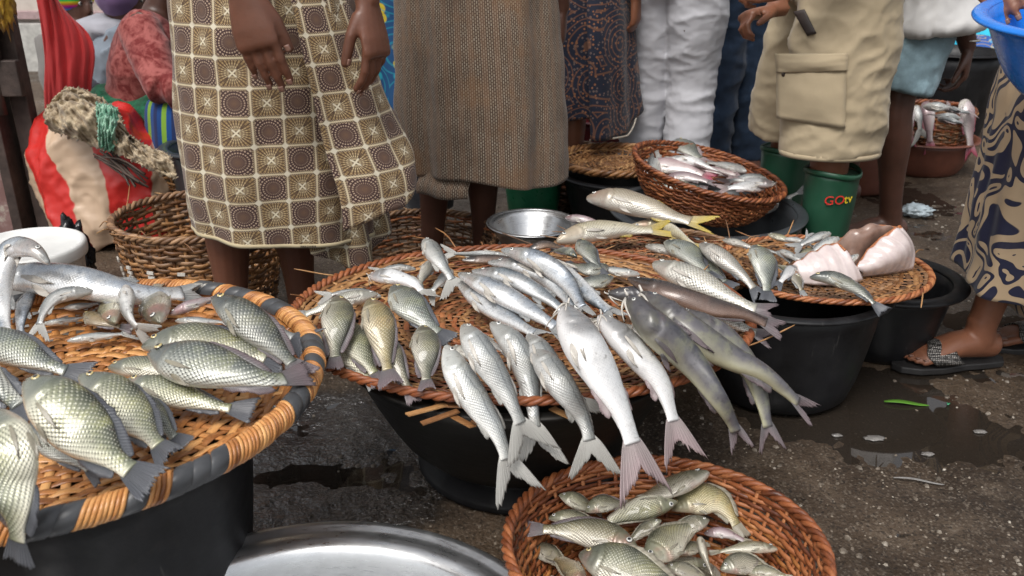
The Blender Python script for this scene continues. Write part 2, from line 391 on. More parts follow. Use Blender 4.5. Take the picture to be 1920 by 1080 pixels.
for i, (px, py, ln, ang) in enumerate(fe):
    p = P(px, py, ZC - .004 - .003 * (i % 3)); b = MB(); L_ = ln / 930
    b.box((0, 0, 0), (L_, .011, .0025)); o = b.build('broken_strip', WK_TAN, trC, False); o.matrix_parent_inverse = trC.matrix_basis.inverted() if False else Matrix.Identity(4)
    q = p - Vector((cC.x, cC.y, ZC - .010)); o.location = (q.x / 1.24, q.y, q.z); o.rotation_euler = (R(random.uniform(-15, 15)), R(random.uniform(-12, 12)), R(ang + 20))
# ---- right tub with the ray tray, tub behind
ZR = .305; cR = P(1540, 503, ZR)
tub('black_tub', 'big black plastic tub under the tray of skate wings', 'tub', (cR.x - .085, cR.y - .02, 0), .225, .175, ZR - .028, BLACK2, .012)
trR = woven('winnowing_tray', 'shallow brown woven tray carrying folded pink skate wings', 'tray', (cR.x, cR.y, ZR - .008), [(0, .004), (.08, 0), (.15, 0), (.19, .005), (.218, .012)],
      [(.5, 26), (1, 52)], .0092, .0105, .0024, .0022, WK_TAN, sx=1.15, rim='braid', rim_r=.0065, rim_mat=WK_RED, seed=8, ragged=.5, alt=(WK_OLD, .35))
stray(trR, WK_TAN, 9, .215, .01, 9)
p = P(1683, 522, .215)
tub('black_tub', 'black rubber tub with rolled rim standing behind the skate tray', 'tub', (p.x - .01, p.y + .03, 0), .165, .12, .205, GREYB if False else BLACK, .017)
# ---- basin with the tilted basket
ZB = .235; cB = P(1325, 392, ZB)
tub('black_basin', 'dark grey plastic basin holding the tilted wicker basket', 'basin', (cB.x, cB.y, 0), .285, .20, ZB, GREYB, .014)
pb = P(1312, 318, .335)
bkR = woven('wicker_basket', 'reddish wicker basket of fish tilted in the grey basin', 'basket', (pb.x, pb.y, .205), [(0, 0), (.10, 0), (.165, .010), (.215, .06), (.250, .135)],
      [(1, 44)], .0080, .0094, .0046, .0038, WK_RED, rot=(R(4), R(12), 0), rim='braid', rim_r=.008, seed=11, ragged=.5)
for (px, py, qx, qy) in ((1205, 250, 1178, 300),):
    a = PY(1206, 225, pb.y + .1); mk('loose_cane', *tube(catmull([PY(1212, 262, pb.y + .12) - pb, PY(1217, 245, pb.y + .12) - pb, PY(1204, 226, pb.y + .12) - pb], 6), .003, 5), WK_RED, bkR)
p = P(1165, 318, .235)
tub('black_basin', 'black plastic basin behind the tilted wicker basket', 'basin', (p.x, p.y, 0), .215, .16, .225, BLACK, .013)
lidb = woven('woven_lid', 'flat brown woven tray laid over the black basin at the back', 'tray', (p.x - .02, p.y + .02, .245), [(0, .006), (.10, .006), (.17, 0), (.215, .025)], [(.5, 24), (1, 48)], .012, .010, .003, .003, WK_TAN, rim='braid', rim_r=.012, seed=21, ragged=.4)
# ---- baskets behind the checked skirt
p = P(372, 398, .32)
bkA = woven('wicker_basket', 'deep round wicker basket with whitish patches beside the red sack', 'basket', (p.x, p.y, 0), [(0, .008), (.10, .008), (.165, .012), (.185, .04), (.205, .14), (.222, .24), (.232, .315)],
      [(1, 40)], .0105, .0120, .0050, .0045, WK_TAN, rim='braid', rim_r=.0095, rim_mat=WK_OLD, seed=13, ragged=.5, alt=(WK_OLD, .4))
stray(bkA, WK_TAN, 14, .225, .31, 5, (.05, .16))
WHW = simple('white_woven_patch', (.55, .52, .47), .6, var=.25, nscale=40)
for k, a in enumerate((-2.62, -2.25, -1.88, -1.5)):
    for j in range(11):
        if (j * 7 + k * 3) % 9 == 0: continue
        b = MB(); b.box((0, 0, 0), (.020, .004, .0085)); z = .075 + j * .0145; r = .199 + .15 * (z - .1) + .0125
        o = b.build('painted_cane', WHW, bkA, False); o.location = (r * math.cos(a), r * math.sin(a), z); o.rotation_euler = (0, R(random.uniform(-14, 14)), a + PI / 2)
p = P(785, 432, .20)
bkB = woven('wicker_basket', 'wide dark wicker basket behind the hem of the checked skirt', 'basket', (p.x, p.y, 0), [(0, .008), (.12, .008), (.19, .015), (.215, .06), (.232, .12), (.245, .185)],
      [(1, 44)], .0085, .0098, .0046, .0040, WK_OLD, rim='braid', rim_r=.009, seed=17, ragged=.9, alt=(WK_RED, .35))
stray(bkB, WK_OLD, 14, .235, .18, 6, (.05, .16))
p = P(330, 300, .30)
woven('wicker_basket', 'small wicker basket in front of the seated woman in red', 'basket', (p.x + .06, p.y + .12, 0), [(0, .008), (.10, .008), (.15, .02), (.17, .14), (.185, .27)], [(1, 32)], .014, .011, .0055, .0045, WK_TAN, rim='braid', rim_r=.009, seed=19, spd=3)
p = P(1085, 300, .22)
woven('wicker_basket', 'dark wicker basket half hidden behind the patterned brown skirt', 'basket', (p.x - .06, p.y + .14, 0), [(0, .008), (.10, .008), (.14, .02), (.16, .12), (.17, .22)], [(1, 30)], .014, .011, .0055, .0045, WK_OLD, rim='braid', rim_r=.012, seed=23, spd=3)
# flat brown tray under the yellow tailed fish
p = P(1235, 488, .275)
cY = p
tub('black_basin', 'black basin hidden under the tray of yellow tailed fish', 'basin', (p.x - .02, p.y + .03, 0), .17, .14, .245, BLACK, .01)
trY = woven('winnowing_tray', 'ragged brown woven tray under the yellow tailed fish', 'tray', (p.x - .02, p.y, .262), [(0, .003), (.1, 0), (.20, .004), (.245, .016)], [(.5, 26), (1, 52)], .0085, .0098, .0024, .0022, WK_OLD, rim='braid', rim_r=.009, seed=29, ragged=.9, sx=1.1, alt=(WK_RED, .4))
stray(trY, WK_OLD, 26, .2, .02, 12, (.06, .16))
# metal bowl
p = P(998, 418, .275)
mb_ = tub('metal_bowl', 'empty shiny metal bowl behind the long silver fish', 'bowl', (p.x, p.y + .02, .165), .125, .06, .105, ALU, .005)
tub('black_bucket', 'small black bucket carrying the shiny metal bowl', 'bucket', (p.x, p.y + .02, 0), .085, .08, .158, BLACK, .006)
# near aluminium basin
p = P(545, 1348, .12)
t = empty('aluminium_basin', (p.x, p.y, 0), 0, 'large scratched aluminium basin in the foreground', 'basin')
prof = [(0, 0), (.22, 0), (.245, .02), (.27, .095), (.282, .104), (.312, .112), (.321, .120), (.320, .126), (.312, .1275), (.305, .1225), (.297, .1215), (.291, .124), (.283, .1215), (.268, .108), (.240, .024), (.216, .005), (0, .005)]
pr = catmull([(a, b, 0) for a, b in prof], 110)[:, :2]
mk('wall', *lathe([(max(a, 0) * 1.27, b) for a, b in pr], 140, wob=.002), ALU, t)
# bottom right basket
ZD = .165; cD = P(1247, 1022, ZD)
bkD = woven('wicker_basket', 'red brown wicker basket of small tilapia in the foreground', 'basket', (cD.x, cD.y, 0), [(0, .008), (.10, .008), (.165, .014), (.20, .045), (.228, .10), (.252, .165)],
      [(1, 46)], .0076, .0096, .0042, .0036, WK_RED, rot=(R(-3), 0, 0), rim='braid', rim_r=.0085, seed=31, ragged=.1, alt=(WK_ORG, .3), spd=5)
# white lidded bucket
p = P(38, 462, .30)
t = empty('white_bucket', (p.x, p.y + .02, 0), 0, 'white plastic bucket with ridged lid at the left edge', 'bucket')
mk('bucket_wall', *lathe([(0, 0), (.115, 0), (.12, .01), (.138, .262), (.142, .266), (.142, .274), (0, .274)], 56), WHITEP, t)
mk('lid', *lathe([(.137, .262), (.1475, .262), (.1495, .268), (.1495, .29), (.147, .297), (.141, .300), (.135, .297), (.131, .288), (.124, .285), (0, .287), (0, .28), (.13, .279)], 56), WHITEP, t)
# black crumpled bag by the bucket
def crumple(name, c, r, mat, parent=None, seed=0, amp=.35, sub=4, freq=3, flat=1.0):
    bm = bmesh.new(); bmesh.ops.create_icosphere(bm, subdivisions=sub, radius=1)
    for q in bm.verts:
        d = q.co.normalized(); k = 1 + amp * noise.noise(d * freq + Vector((seed, 0, 0))) + amp * .5 * abs(noise.noise(d * freq * 2.3 + Vector((0, seed, 0))))
        q.co = Vector((d.x * r[0] * k, d.y * r[1] * k, d.z * r[2] * k * flat))
    me = bpy.data.meshes.new(name); bm.to_mesh(me); bm.free(); me.polygons.foreach_set('use_smooth', [True] * len(me.polygons))
    o = link(name, me, mat, parent); o.location = c; return o
BAGM = simple('black_bag', (.008, .008, .009), .18, var=.3)
p = P(140, 520, .05)
tag(crumple('plastic_bag', (p.x, p.y + .03, .11), (.045, .05, .11), BAGM, None, 3, .5), 'crumpled shiny black plastic bag beside the white bucket', 'bag')
# ================================================================ FISH
def fish_mat(name, dors, mid, bel, sc=.0075, sstr=.8, tint=(.45, .42, .2), tamt=.25, metal=.25, rough=.30, spots=0, stripe=0, head=(.22, .22, .18), blush=0.0, vlo=.12, vmid=.42, vhi=.78, headt=.30):
    m = MT(name); n = m.uv('n'); mm = m.uv('m'); t, v, _ = m.sep(n); r = m.orand(); oc = m.coord()
    nz = m.noise(oc, 24, 5, .62); nf = m.noise(oc, 120, 4, .65)
    vv = m.M('ADD', v, m.M('MULTIPLY', m.M('SUBTRACT', nz, .5), .35))
    col = m.ramp(vv, [(vlo, dors), (vmid, mid), (vhi, bel)])
    col = m.mix(m.M('MULTIPLY', m.M('MULTIPLY', m.ss(nz, .45, .7), tamt), m.ss(v, .95, .4)), col, tint)
    # scale lattice: square voronoi turned by 45 degrees
    lat = m.mapping(mm, (1 / sc, 1 / (sc * .82), 1), (0, 0, 0)); lat = m.mapping(lat, (1, 1, 1), (0, 0, R(45)))
    lat = m.n('VectorMath', operation='ADD', i_0=lat, i_1=m.n('VectorMath', operation='SCALE', i_0=m.noise(oc, 30, 2, .5, 0, 1), i_3=.45)).outputs[0]
    d = m.vor(lat, 1.0, .08, 'F1', 0, '2D')
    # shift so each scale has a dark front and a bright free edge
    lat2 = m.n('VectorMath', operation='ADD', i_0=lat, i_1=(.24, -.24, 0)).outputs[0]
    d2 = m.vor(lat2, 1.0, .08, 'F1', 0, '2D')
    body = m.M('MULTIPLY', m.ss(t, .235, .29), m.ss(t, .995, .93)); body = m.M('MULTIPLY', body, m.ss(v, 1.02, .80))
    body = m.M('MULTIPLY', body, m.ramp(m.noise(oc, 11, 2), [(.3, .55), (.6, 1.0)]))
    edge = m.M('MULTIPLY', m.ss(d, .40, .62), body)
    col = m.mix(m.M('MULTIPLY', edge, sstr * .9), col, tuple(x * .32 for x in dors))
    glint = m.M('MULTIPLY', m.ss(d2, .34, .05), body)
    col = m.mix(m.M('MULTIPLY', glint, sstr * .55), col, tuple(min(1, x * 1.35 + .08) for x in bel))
    hd = m.M('MULTIPLY', m.ss(t, headt, headt - .10), m.ss(v, 1.0, .62))
    col = m.mix(m.M('MULTIPLY', hd, .78), col, head)
    gill = m.M('MULTIPLY', m.ss(m.noise(oc, 17, 3), .50, .68), m.M('MULTIPLY', m.ss(t, .36, .24), m.ss(t, .04, .14)))
    col = m.mix(m.M('MULTIPLY', gill, blush), col, (.46, .16, .13))
    if stripe:
        ln = m.M('ABSOLUTE', m.M('SUBTRACT', vv, .40)); col = m.mix(m.M('MULTIPLY', m.M('MULTIPLY', m.ss(ln, .03, .0), m.ss(t, .22, .3)), stripe), col, (.06, .065, .07))
    if spots:
        sp_ = m.M('MULTIPLY', m.ss(m.noise(m.mapping(mm, (1, 1, 1)), 26, 3, .55), .54, .62), m.ss(v, .75, .45)); col = m.mix(m.M('MULTIPLY', sp_, spots), col, tuple(x * .35 for x in dors))
    # bruises, slime, blood flecks
    col = m.mix(m.M('MULTIPLY', m.ss(m.noise(oc, 60, 3), .64, .74), .6), col, (.10, .08, .068))
    col = m.mix(m.M('MULTIPLY', m.ss(m.noise(oc, 13, 4, .7), .56, .70), .42), col, tuple(x * .55 for x in mid))
    col = m.mix(m.M('MULTIPLY', m.ss(t, .975, 1.0), .4), col, tuple(x * .9 for x in mid))
    br = m.M('ADD', .60, m.M('MULTIPLY', r, .42)); hsv = m.n('HueSaturation'); m.put(hsv.inputs['Color'], col); m.put(hsv.inputs['Value'], br)
    m.put(hsv.inputs['Hue'], m.M('ADD', .485, m.M('MULTIPLY', r, .03)))
    m.set(Base_Color=hsv.outputs[0], Metallic=metal, Coat_Weight=m.ramp(m.noise(oc, 8, 3), [(.35, .25), (.65, .75)]), Coat_Roughness=.16 if sstr == 0 else .08)
    m.set(Roughness=m.ramp(nf, [(.3, rough - .08), (.7, rough + .14)]))
    h = m.M('ADD', m.M('MULTIPLY', m.M('MULTIPLY', m.M('SUBTRACT', 1.0, d2), body), 1.0 if sstr > .3 else (.35 if sstr > .05 else 0.0)), m.M('MULTIPLY', nf, .22))
    h = m.M('ADD', h, m.M('MULTIPLY', nz, .4))
    m.set(Normal=m.bump(h, .7, .0018)); m.b.inputs['Specular IOR Level'].default_value = .55
    return m.m
def fin_mat(name, base, tip, trans=.28, rf=150, rb=.35):
    m = MT(name); n = m.uv('n'); a, b, _ = m.sep(n); oc = m.coord()
    rays = m.M('SINE', m.M('MULTIPLY', a, rf)); nz = m.noise(oc, 40, 4, .6)
    col = m.ramp(m.M('ADD', b, m.M('MULTIPLY', m.M('SUBTRACT', nz, .5), .5)), [(.1, base), (.8, tip)])
    col = m.mix(m.M('MULTIPLY', m.ss(rays, -.2, -.9), .45), col, tuple(x * .4 for x in base))
    m.set(Base_Color=col, Roughness=.34, Coat_Weight=.3, Coat_Roughness=.15, Normal=m.bump(rays, rb, .0010))
    tr = m.n('BsdfTranslucent'); m.put(tr.inputs[0], col); mx = m.n('MixShader'); mx.inputs[0].default_value = trans
    m.t.links.new(m.b.outputs[0], mx.inputs[1]); m.t.links.new(tr.outputs[0], mx.inputs[2]); m.t.links.new(mx.outputs[0], m.out.inputs[0])
    return m.m
def eye_mat(name, iris, cloud=0.0):
    m = MT(name); x, y, z = m.sep(m.coord()); d = m.M('SQRT', m.M('ADD', m.M('MULTIPLY', x, x), m.M('MULTIPLY', y, y)))
    col = m.ramp(d, [(.0, (.008, .008, .01)), (.50, (.010, .010, .012)), (.54, iris), (.84, tuple(q * .7 for q in iris)), (.92, (.03, .03, .03))])
    m.set(Base_Color=m.mix(cloud, col, (.35, .38, .40)), Roughness=.06, Coat_Weight=1.0); return m.m
EYE_G = eye_mat('eye_gold', (.62, .50, .22)); EYE_S = eye_mat('eye_silver', (.75, .74, .68), .06)
FM = {
 'tilapia': fish_mat('tilapia_skin', (.045, .052, .036), (.24, .245, .165), (.70, .66, .54), .0240, 1.0, (.44, .42, .16), .45, blush=.25, head=(.13, .14, .12)),
 'tilapia_dark': fish_mat('dark_tilapia_skin', (.028, .036, .036), (.155, .17, .15), (.52, .52, .46), .0240, 1.0, (.36, .36, .16), .4, head=(.07, .08, .08)),
 'tilapia_gold': fish_mat('golden_tilapia_skin', (.10, .085, .04), (.36, .30, .14), (.66, .58, .42), .0230, .9, (.55, .36, .12), .5, blush=.35, head=(.18, .17, .11)),
 'tilapia_small': fish_mat('small_tilapia_skin', (.055, .055, .032), (.29, .265, .17), (.74, .69, .57), .0250, .85, (.46, .40, .14), .4, blush=.5, head=(.20, .20, .14)),
 'croaker': fish_mat('croaker_skin', (.075, .085, .09), (.37, .39, .385), (.84, .83, .79), .0165, .42, (.50, .46, .34), .22, .22, .30, stripe=.5, head=(.40, .40, .37), blush=.12),
 'white': fish_mat('white_croaker_skin', (.12, .13, .135), (.56, .575, .58), (.82, .80, .79), .0150, .28, (.62, .58, .52), .15, .15, .30, spots=.12, head=(.11, .108, .108), blush=.25, vlo=.02, vmid=.26, headt=.40),
 'barra': fish_mat('barracuda_skin', (.06, .075, .09), (.32, .36, .40), (.82, .82, .81), .0110, .18, (.50, .42, .32), .30, .35, .24, spots=.35, head=(.32, .31, .28), blush=.15, vlo=.1),
 'catfish': fish_mat('catfish_skin', (.045, .045, .055), (.115, .108, .115), (.40, .37, .25), .015, 0.0, (.28, .28, .14), .4, .05, .36, spots=.35, head=(.055, .050, .054), blush=.15, vlo=.15, vmid=.5, vhi=.9),
 'darkfish': fish_mat('dark_slender_skin', (.030, .024, .022), (.075, .055, .045), (.26, .17, .12), .012, .1, (.14, .08, .05), .3, .1, .26, head=(.03, .03, .03)),
 'mullet': fish_mat('mullet_skin', (.13, .13, .12), (.40, .38, .32), (.82, .78, .70), .0230, .85, (.5, .42, .3), .3, .2, .3, head=(.26, .25, .22), blush=.15),
 'yellow': fish_mat('yellowtail_skin', (.22, .17, .10), (.46, .40, .28), (.80, .76, .66), .0200, .6, (.52, .40, .20), .35, .2, .32, head=(.42, .33, .25), blush=.3),
 'pink': fish_mat('pink_skin', (.22, .13, .15), (.44, .33, .34), (.80, .74, .72), .0170, .3, (.48, .26, .25), .3, .15, .32, head=(.3, .2, .2), blush=.6),
}
FIN = {'dark': fin_mat('fin_dark', (.07, .075, .085), (.115, .12, .135), .15), 'grey': fin_mat('fin_grey', (.30, .31, .31), (.40, .40, .39)), 'pale': fin_mat('fin_pale', (.58, .57, .53), (.46, .45, .42), .3), 'flesh': fin_mat('fin_flesh', (.66, .62, .56), (.56, .52, .46), .25, 56, .10),
       'pink': fin_mat('fin_pink', (.46, .395, .385), (.42, .32, .325), .3), 'yellow': fin_mat('fin_yellow', (.55, .45, .24), (.62, .48, .10), .3), 'mauve': fin_mat('fin_mauve', (.15, .14, .142), (.20, .155, .165), .2),
       'red': fin_mat('fin_red', (.50, .30, .32), (.50, .10, .16), .3), 'olive': fin_mat('fin_olive', (.34, .31, .23), (.32, .29, .23), .2, 56, .10)}
#          t     up    down  halfwidth        (fractions of body length)
PROF = {
 'tilapia': ([0, .015, .05, .10, .18, .28, .40, .52, .64, .76, .86, .94, 1], [.010, .030, .062, .100, .150, .190, .205, .195, .160, .110, .072, .060, .062], [.010, .028, .055, .085, .125, .165, .185, .175, .145, .098, .066, .057, .060], [.012, .032, .050, .063, .073, .078, .077, .069, .056, .040, .027, .020, .014]),
 'croaker': ([0, .012, .04, .09, .16, .26, .38, .50, .62, .74, .86, .94, 1], [.010, .026, .046, .072, .100, .126, .134, .128, .110, .085, .060, .052, .058], [.010, .026, .046, .068, .094, .118, .126, .122, .106, .081, .057, .050, .056], [.012, .026, .042, .056, .072, .086, .090, .084, .070, .050, .032, .022, .016]),
 'barra': ([0, .012, .05, .12, .2, .3, .42, .55, .68, .8, .9, .96, 1], [.006, .014, .024, .036, .050, .060, .064, .062, .054, .042, .032, .030, .034], [.007, .015, .025, .038, .052, .064, .068, .064, .055, .042, .032, .029, .033], [.008, .016, .025, .036, .046, .055, .060, .056, .048, .036, .024, .018, .014]),
 'catfish': ([0, .012, .05, .11, .18, .26, .36, .5, .64, .78, .9, .96, 1], [.008, .030, .050, .066, .078, .088, .090, .078, .064, .050, .036, .030, .032], [.010, .030, .048, .064, .082, .096, .100, .086, .066, .048, .035, .029, .031], [.025, .058, .078, .090, .096, .092, .080, .062, .046, .032, .022, .018, .014]),
}
for k_, src in (('tilapia_dark', 'tilapia'), ('tilapia_gold', 'tilapia'), ('tilapia_small', 'tilapia'), ('white', 'croaker'), ('mullet', 'croaker'), ('yellow', 'croaker'), ('pink', 'croaker'), ('darkfish', 'barra')): PROF[k_] = PROF[src]
# tail length, half spread, fork, fin colour, dorsal (t0,t1,height), anal (t0,t1,h), depth scale, eye t, eye y, eye r
SPEC = {
 'tilapia': dict(tl=.185, ts=.115, fork=.10, fin='dark', dor=(.30, .93, .085), ana=(.66, .92, .085), eye=(.115, .42, .026), dk=.98, e=EYE_G),
 'tilapia_dark': dict(tl=.185, ts=.120, fork=.10, fin='mauve', dor=(.30, .93, .085), ana=(.66, .92, .085), eye=(.115, .42, .028), dk=.98, e=EYE_G),
 'tilapia_gold': dict(tl=.20, ts=.115, fork=.12, fin='mauve', dor=(.30, .92, .06), ana=(.66, .92, .08), eye=(.115, .42, .028), dk=.9, e=EYE_G),
 'tilapia_small': dict(tl=.18, ts=.10, fork=.10, fin='olive', dor=(.30, .92, .06), ana=(.66, .92, .07), eye=(.12, .40, .034), dk=.86, e=EYE_S),
 'croaker': dict(tl=.31, ts=.225, fork=.60, fin='pale', dor=(.55, .80, .045), ana=(.66, .80, .06), eye=(.085, .45, .022), dk=.92, e=EYE_S),
 'white': dict(tl=.32, ts=.225, fork=.52, fin='pink', dor=(.60, .82, .06), ana=(.62, .80, .085), eye=(.085, .45, .020), dk=1.0, e=EYE_S),
 'barra': dict(tl=.14, ts=.085, fork=.60, fin='grey', dor=(.68, .78, .045), ana=(.69, .79, .045), eye=(.11, .42, .016), dk=1.05, e=EYE_S),
 'catfish': dict(tl=.16, ts=.10, fork=.66, fin='mauve', dor=(.32, .42, .05), ana=(.66, .84, .05), eye=(.10, .35, .012), dk=1.0, e=EYE_S),
 'darkfish': dict(tl=.13, ts=.085, fork=.5, fin='mauve', dor=(.40, .86, .02), ana=(.6, .86, .02), eye=(.09, .4, .012), dk=1.0, e=EYE_S),
 'mullet': dict(tl=.19, ts=.13, fork=.5, fin='mauve', dor=(.50, .62, .05), ana=(.68, .80, .05), eye=(.10, .35, .022), dk=.92, e=EYE_S),
 'yellow': dict(tl=.24, ts=.135, fork=.68, fin='yellow', dor=(.42, .75, .04), ana=(.66, .80, .05), eye=(.085, .40, .022), dk=.95, e=EYE_S),
 'pink': dict(tl=.22, ts=.12, fork=.5, fin='red', dor=(.5, .8, .05), ana=(.66, .8, .05), eye=(.09, .42, .024), dk=.9, e=EYE_S),
}
bm = bmesh.new(); bmesh.ops.create_uvsphere(bm, u_segments=16, v_segments=10, radius=1); EYEM = {}
for nm, mt in (('g', EYE_G), ('s', EYE_S)):
    me = bpy.data.meshes.new('eye'); bm.to_mesh(me); me.polygons.foreach_set('use_smooth', [True] * len(me.polygons)); me.materials.append(mt); EYEM[mt.name] = me
bm.free()
def fish(species, label, pts, side=1, roll=0, dk=1.0, name=None, group=None, cat='fish', hint=(0, -.62, 1), res=1.0, fin=None, detail=True, open_mouth=0, tail_k=1.0, raw=False, flop=0.0):
    sp_ = SPEC[species]; T_, U_, D_, W_ = [np.array(q) for q in PROF[species]]
    w3 = [tuple(q) if raw else tuple(P(*q)) for q in pts]
    n = 240; C = catmull(w3, n); L = np.linalg.norm(np.diff(C, axis=0), axis=1).sum(); tb = 1 - sp_['tl'] / (1 + sp_['tl']) ; BL = L * tb
    tan = np.gradient(C, axis=0); tan /= np.linalg.norm(tan, axis=1)[:, None]
    hv = np.array(hint, dtype=float); N = hv - (tan @ hv)[:, None] * tan; N /= np.linalg.norm(N, axis=1)[:, None]
    Dv = np.cross(N, tan) * side
    ca, sa = math.cos(R(roll)), math.sin(R(roll)); N, Dv = N * ca - Dv * sa, Dv * ca + N * sa
    org = C[0].copy(); org = C[n // 3].copy(); ss_ = np.linspace(0, 1, n)
    def Mp(t, y, x):   # t in body lengths, y/x in body lengths
        u = np.clip(np.asarray(t) * tb, -.02, 1.05); y = np.asarray(y) * BL; x = np.asarray(x) * BL
        o = np.stack([np.interp(u, ss_, C[:, k]) for k in range(3)], -1)
        nn = np.stack([np.interp(u, ss_, N[:, k]) for k in range(3)], -1); dd = np.stack([np.interp(u, ss_, Dv[:, k]) for k in range(3)], -1)
        tt = np.stack([np.interp(u, ss_, tan[:, k]) for k in range(3)], -1); ex = np.where(u > 1, u - 1, np.where(u < 0, u, 0)) * L
        return o + nn * x[..., None] + dd * y[..., None] + tt * ex[..., None] - org
    kk = sp_['dk'] * dk
    def prof(t):
        return np.interp(t, T_, U_) * kk, np.interp(t, T_, D_) * kk, np.interp(t, T_, W_)
    # smooth profile resampling
    tf = np.linspace(0, 1, 400); sm = np.exp(-.5 * (np.arange(-16, 17) / 6) ** 2); sm /= sm.sum()
    def sf(a):
        b = np.interp(tf, T_, a); e = np.convolve(np.pad(b, 16, 'edge'), sm, 'valid'); wgt = smoothstep(.0, .06, tf); return b * (1 - wgt) + e * wgt
    Us, Ds, Ws = sf(U_) * kk, sf(D_) * kk, sf(W_)
    nl, ng = int(60 * res), int(28 * res) // 2 * 2
    tt = np.linspace(0, 1, nl); tt = np.where(tt < .35, tt, tt); tt = tt ** 1.12
    ph = np.linspace(0, 2 * PI, ng, endpoint=False)
    Tg, Pg = np.meshgrid(tt, ph, indexing='ij')
    u, d, w = (np.interp(Tg, tf, a) for a in (Us, Ds, Ws))
    cs, sn = np.cos(Pg), np.sin(Pg)
    y = np.where(cs > 0, u, d) * np.sign(cs) * np.abs(cs) ** 1.0; x = w * np.sign(sn) * np.abs(sn) ** .88
    v01 = np.arccos(np.clip(cs, -1, 1)) / PI
    # gill cover step, mouth groove, eye bulge
    rs = np.random.default_rng(abs(hash(label)) % 99991 if False else sum(map(ord, label)) + len(pts))
    yr = y / np.maximum(np.where(cs > 0, u, d), 1e-5)
    op = .265 - .055 * yr ** 2 - .01 * yr
    x *= 1 + .10 * np.exp(-((Tg - op + .022) / .020) ** 2) * (np.abs(yr) < .8) - .13 * np.exp(-((Tg - op - .012) / .010) ** 2) * (np.abs(yr) < .85)
    pre = .155 - .05 * yr ** 2; x *= 1 - .05 * np.exp(-((Tg - pre) / .010) ** 2) * (yr < .2)
    ml = .0 + .10; mouth = np.exp(-((yr + .12 + Tg * 1.2) / .16) ** 2) * smoothstep(.085, .02, Tg); x *= 1 - .42 * mouth
    y = y - (open_mouth * d * .9 * smoothstep(.10, .0, Tg) * (yr < -.05))
    x *= 1 + .05 * rs.normal() * np.sin(Tg * 9 + rs.uniform(0, 6)); x += .004 * np.sin(Tg * 14 + Pg * 2 + rs.uniform(0, 6)) * (Tg > .3) * (Tg < .9)
    V = Mp(Tg, y, x).reshape(-1, 3)
    F = [(i * ng + k, i * ng + (k + 1) % ng, (i + 1) * ng + (k + 1) % ng, (i + 1) * ng + k) for i in range(nl - 1) for k in range(ng)]
    F += [tuple(range(ng - 1, -1, -1)), tuple((nl - 1) * ng + k for k in range(ng))]
    if side < 0: F = [q[::-1] for q in F]
    arc = v01 * (u + d) * 1.15
    uvn = np.stack([Tg, v01], -1).reshape(-1, 2); uvm = np.stack([Tg, arc], -1).reshape(-1, 2)
    root = empty(name or ('catfish' if species == 'catfish' else 'barracuda' if species == 'barra' else 'tilapia' if species.startswith('tilapia') else 'fish'), tuple(org), 0, label, cat, group)
    mk('body', V, F, FM[species], root, True, {'n': uvn, 'm': uvm})
    fm = FIN[fin or sp_['fin']]
    def sheet(nm, T, Y, X, A, B):
        a, b = T.shape; vv = Mp(T, Y, X).reshape(-1, 3)
        ff = [(i * b + k, i * b + k + 1, (i + 1) * b + k + 1, (i + 1) * b + k) for i in range(a - 1) for k in range(b - 1)]
        return solid(mk(nm, vv, ff, fm, root, True, {'n': np.stack([A, B], -1).reshape(-1, 2)}), max(.0009, .0045 * BL))
    # tail fin
    na, nb = int(33 * res) | 1, 8
    A, B = np.meshgrid(np.linspace(-1, 1, na), np.linspace(0, 1, nb), indexing='ij')
    hp = (Us[-1] + Ds[-1]) / 2; ln = (1 - sp_['fork'] * (1 - np.abs(A)) ** 1.15) * (1 + .07 * np.round(rs.normal(size=(na, 1)) * .8))
    ln *= np.where(np.abs(A) > .93, .97, 1); tl, ts = sp_['tl'] * tail_k, sp_['ts'] * tail_k * rs.uniform(.85, 1.1)
    Tt = .965 + B * ln * (tl + .035); sprd = (hp * .92 + (ts - hp) * (B * ln) ** .85)
    Yt = A * sprd * (1 if species != 'x' else 1); Xt = .010 * np.sin(A * 3.2 + rs.uniform(0, 6)) * B * (2 + 2 * flop) + .0022 * np.cos(A * 40) * B
    sheet('tail_fin', Tt, Yt, Xt, A * .5 + .5, B)
    # dorsal and anal
    def medial(nm, t0, t1, hgt, sgn):
        na, nb = 22, 4; A, B = np.meshgrid(np.linspace(0, 1, na), np.linspace(0, 1, nb), indexing='ij')
        T = t0 + (t1 - t0) * A; e = np.interp(T, tf, Us if sgn > 0 else Ds)
        pr = (np.sin(np.clip(A, 0, 1) * PI) ** .45) * (.62 + .55 * A ** 2) * (1 + .10 * rs.normal(size=(na, 1)) * (A < .7)); hh = hgt * kk * pr * rs.uniform(.6, 1.05)
        lean = .55 * hh * B
        sheet(nm, T + lean * (1 + A), sgn * (e * .965 + hh * B * .75), -.012 * B + .006 * np.sin(A * 11 + rs.uniform(0, 6)) * B, A, B)
    medial('dorsal_fin', *sp_['dor'], 1)
    if detail: medial('anal_fin', *sp_['ana'], -1)
    # pectoral on both flanks, pelvic
    def leaf(nm, t0, y0f, sx_, ln, wd, dy, lift):
        na, nb = 9, 8; A, B = np.meshgrid(np.linspace(-1, 1, na), np.linspace(0, 1, nb), indexing='ij')
        u0, d0, w0 = (np.interp(t0, tf, a) for a in (Us, Ds, Ws)); yb = y0f * (u0 if y0f > 0 else d0)
        T = t0 + B * ln * (1 - .18 * A ** 2); Y = yb + dy * B + A * wd * (.30 + .70 * np.sin(B * PI * .55)) * (1 - .88 * B ** 2.2)
        uu, dd_, ww = (np.interp(np.clip(T, 0, 1), tf, a) for a in (Us, Ds, Ws)); q = np.clip(Y / np.where(Y > 0, uu, dd_), -.98, .98)
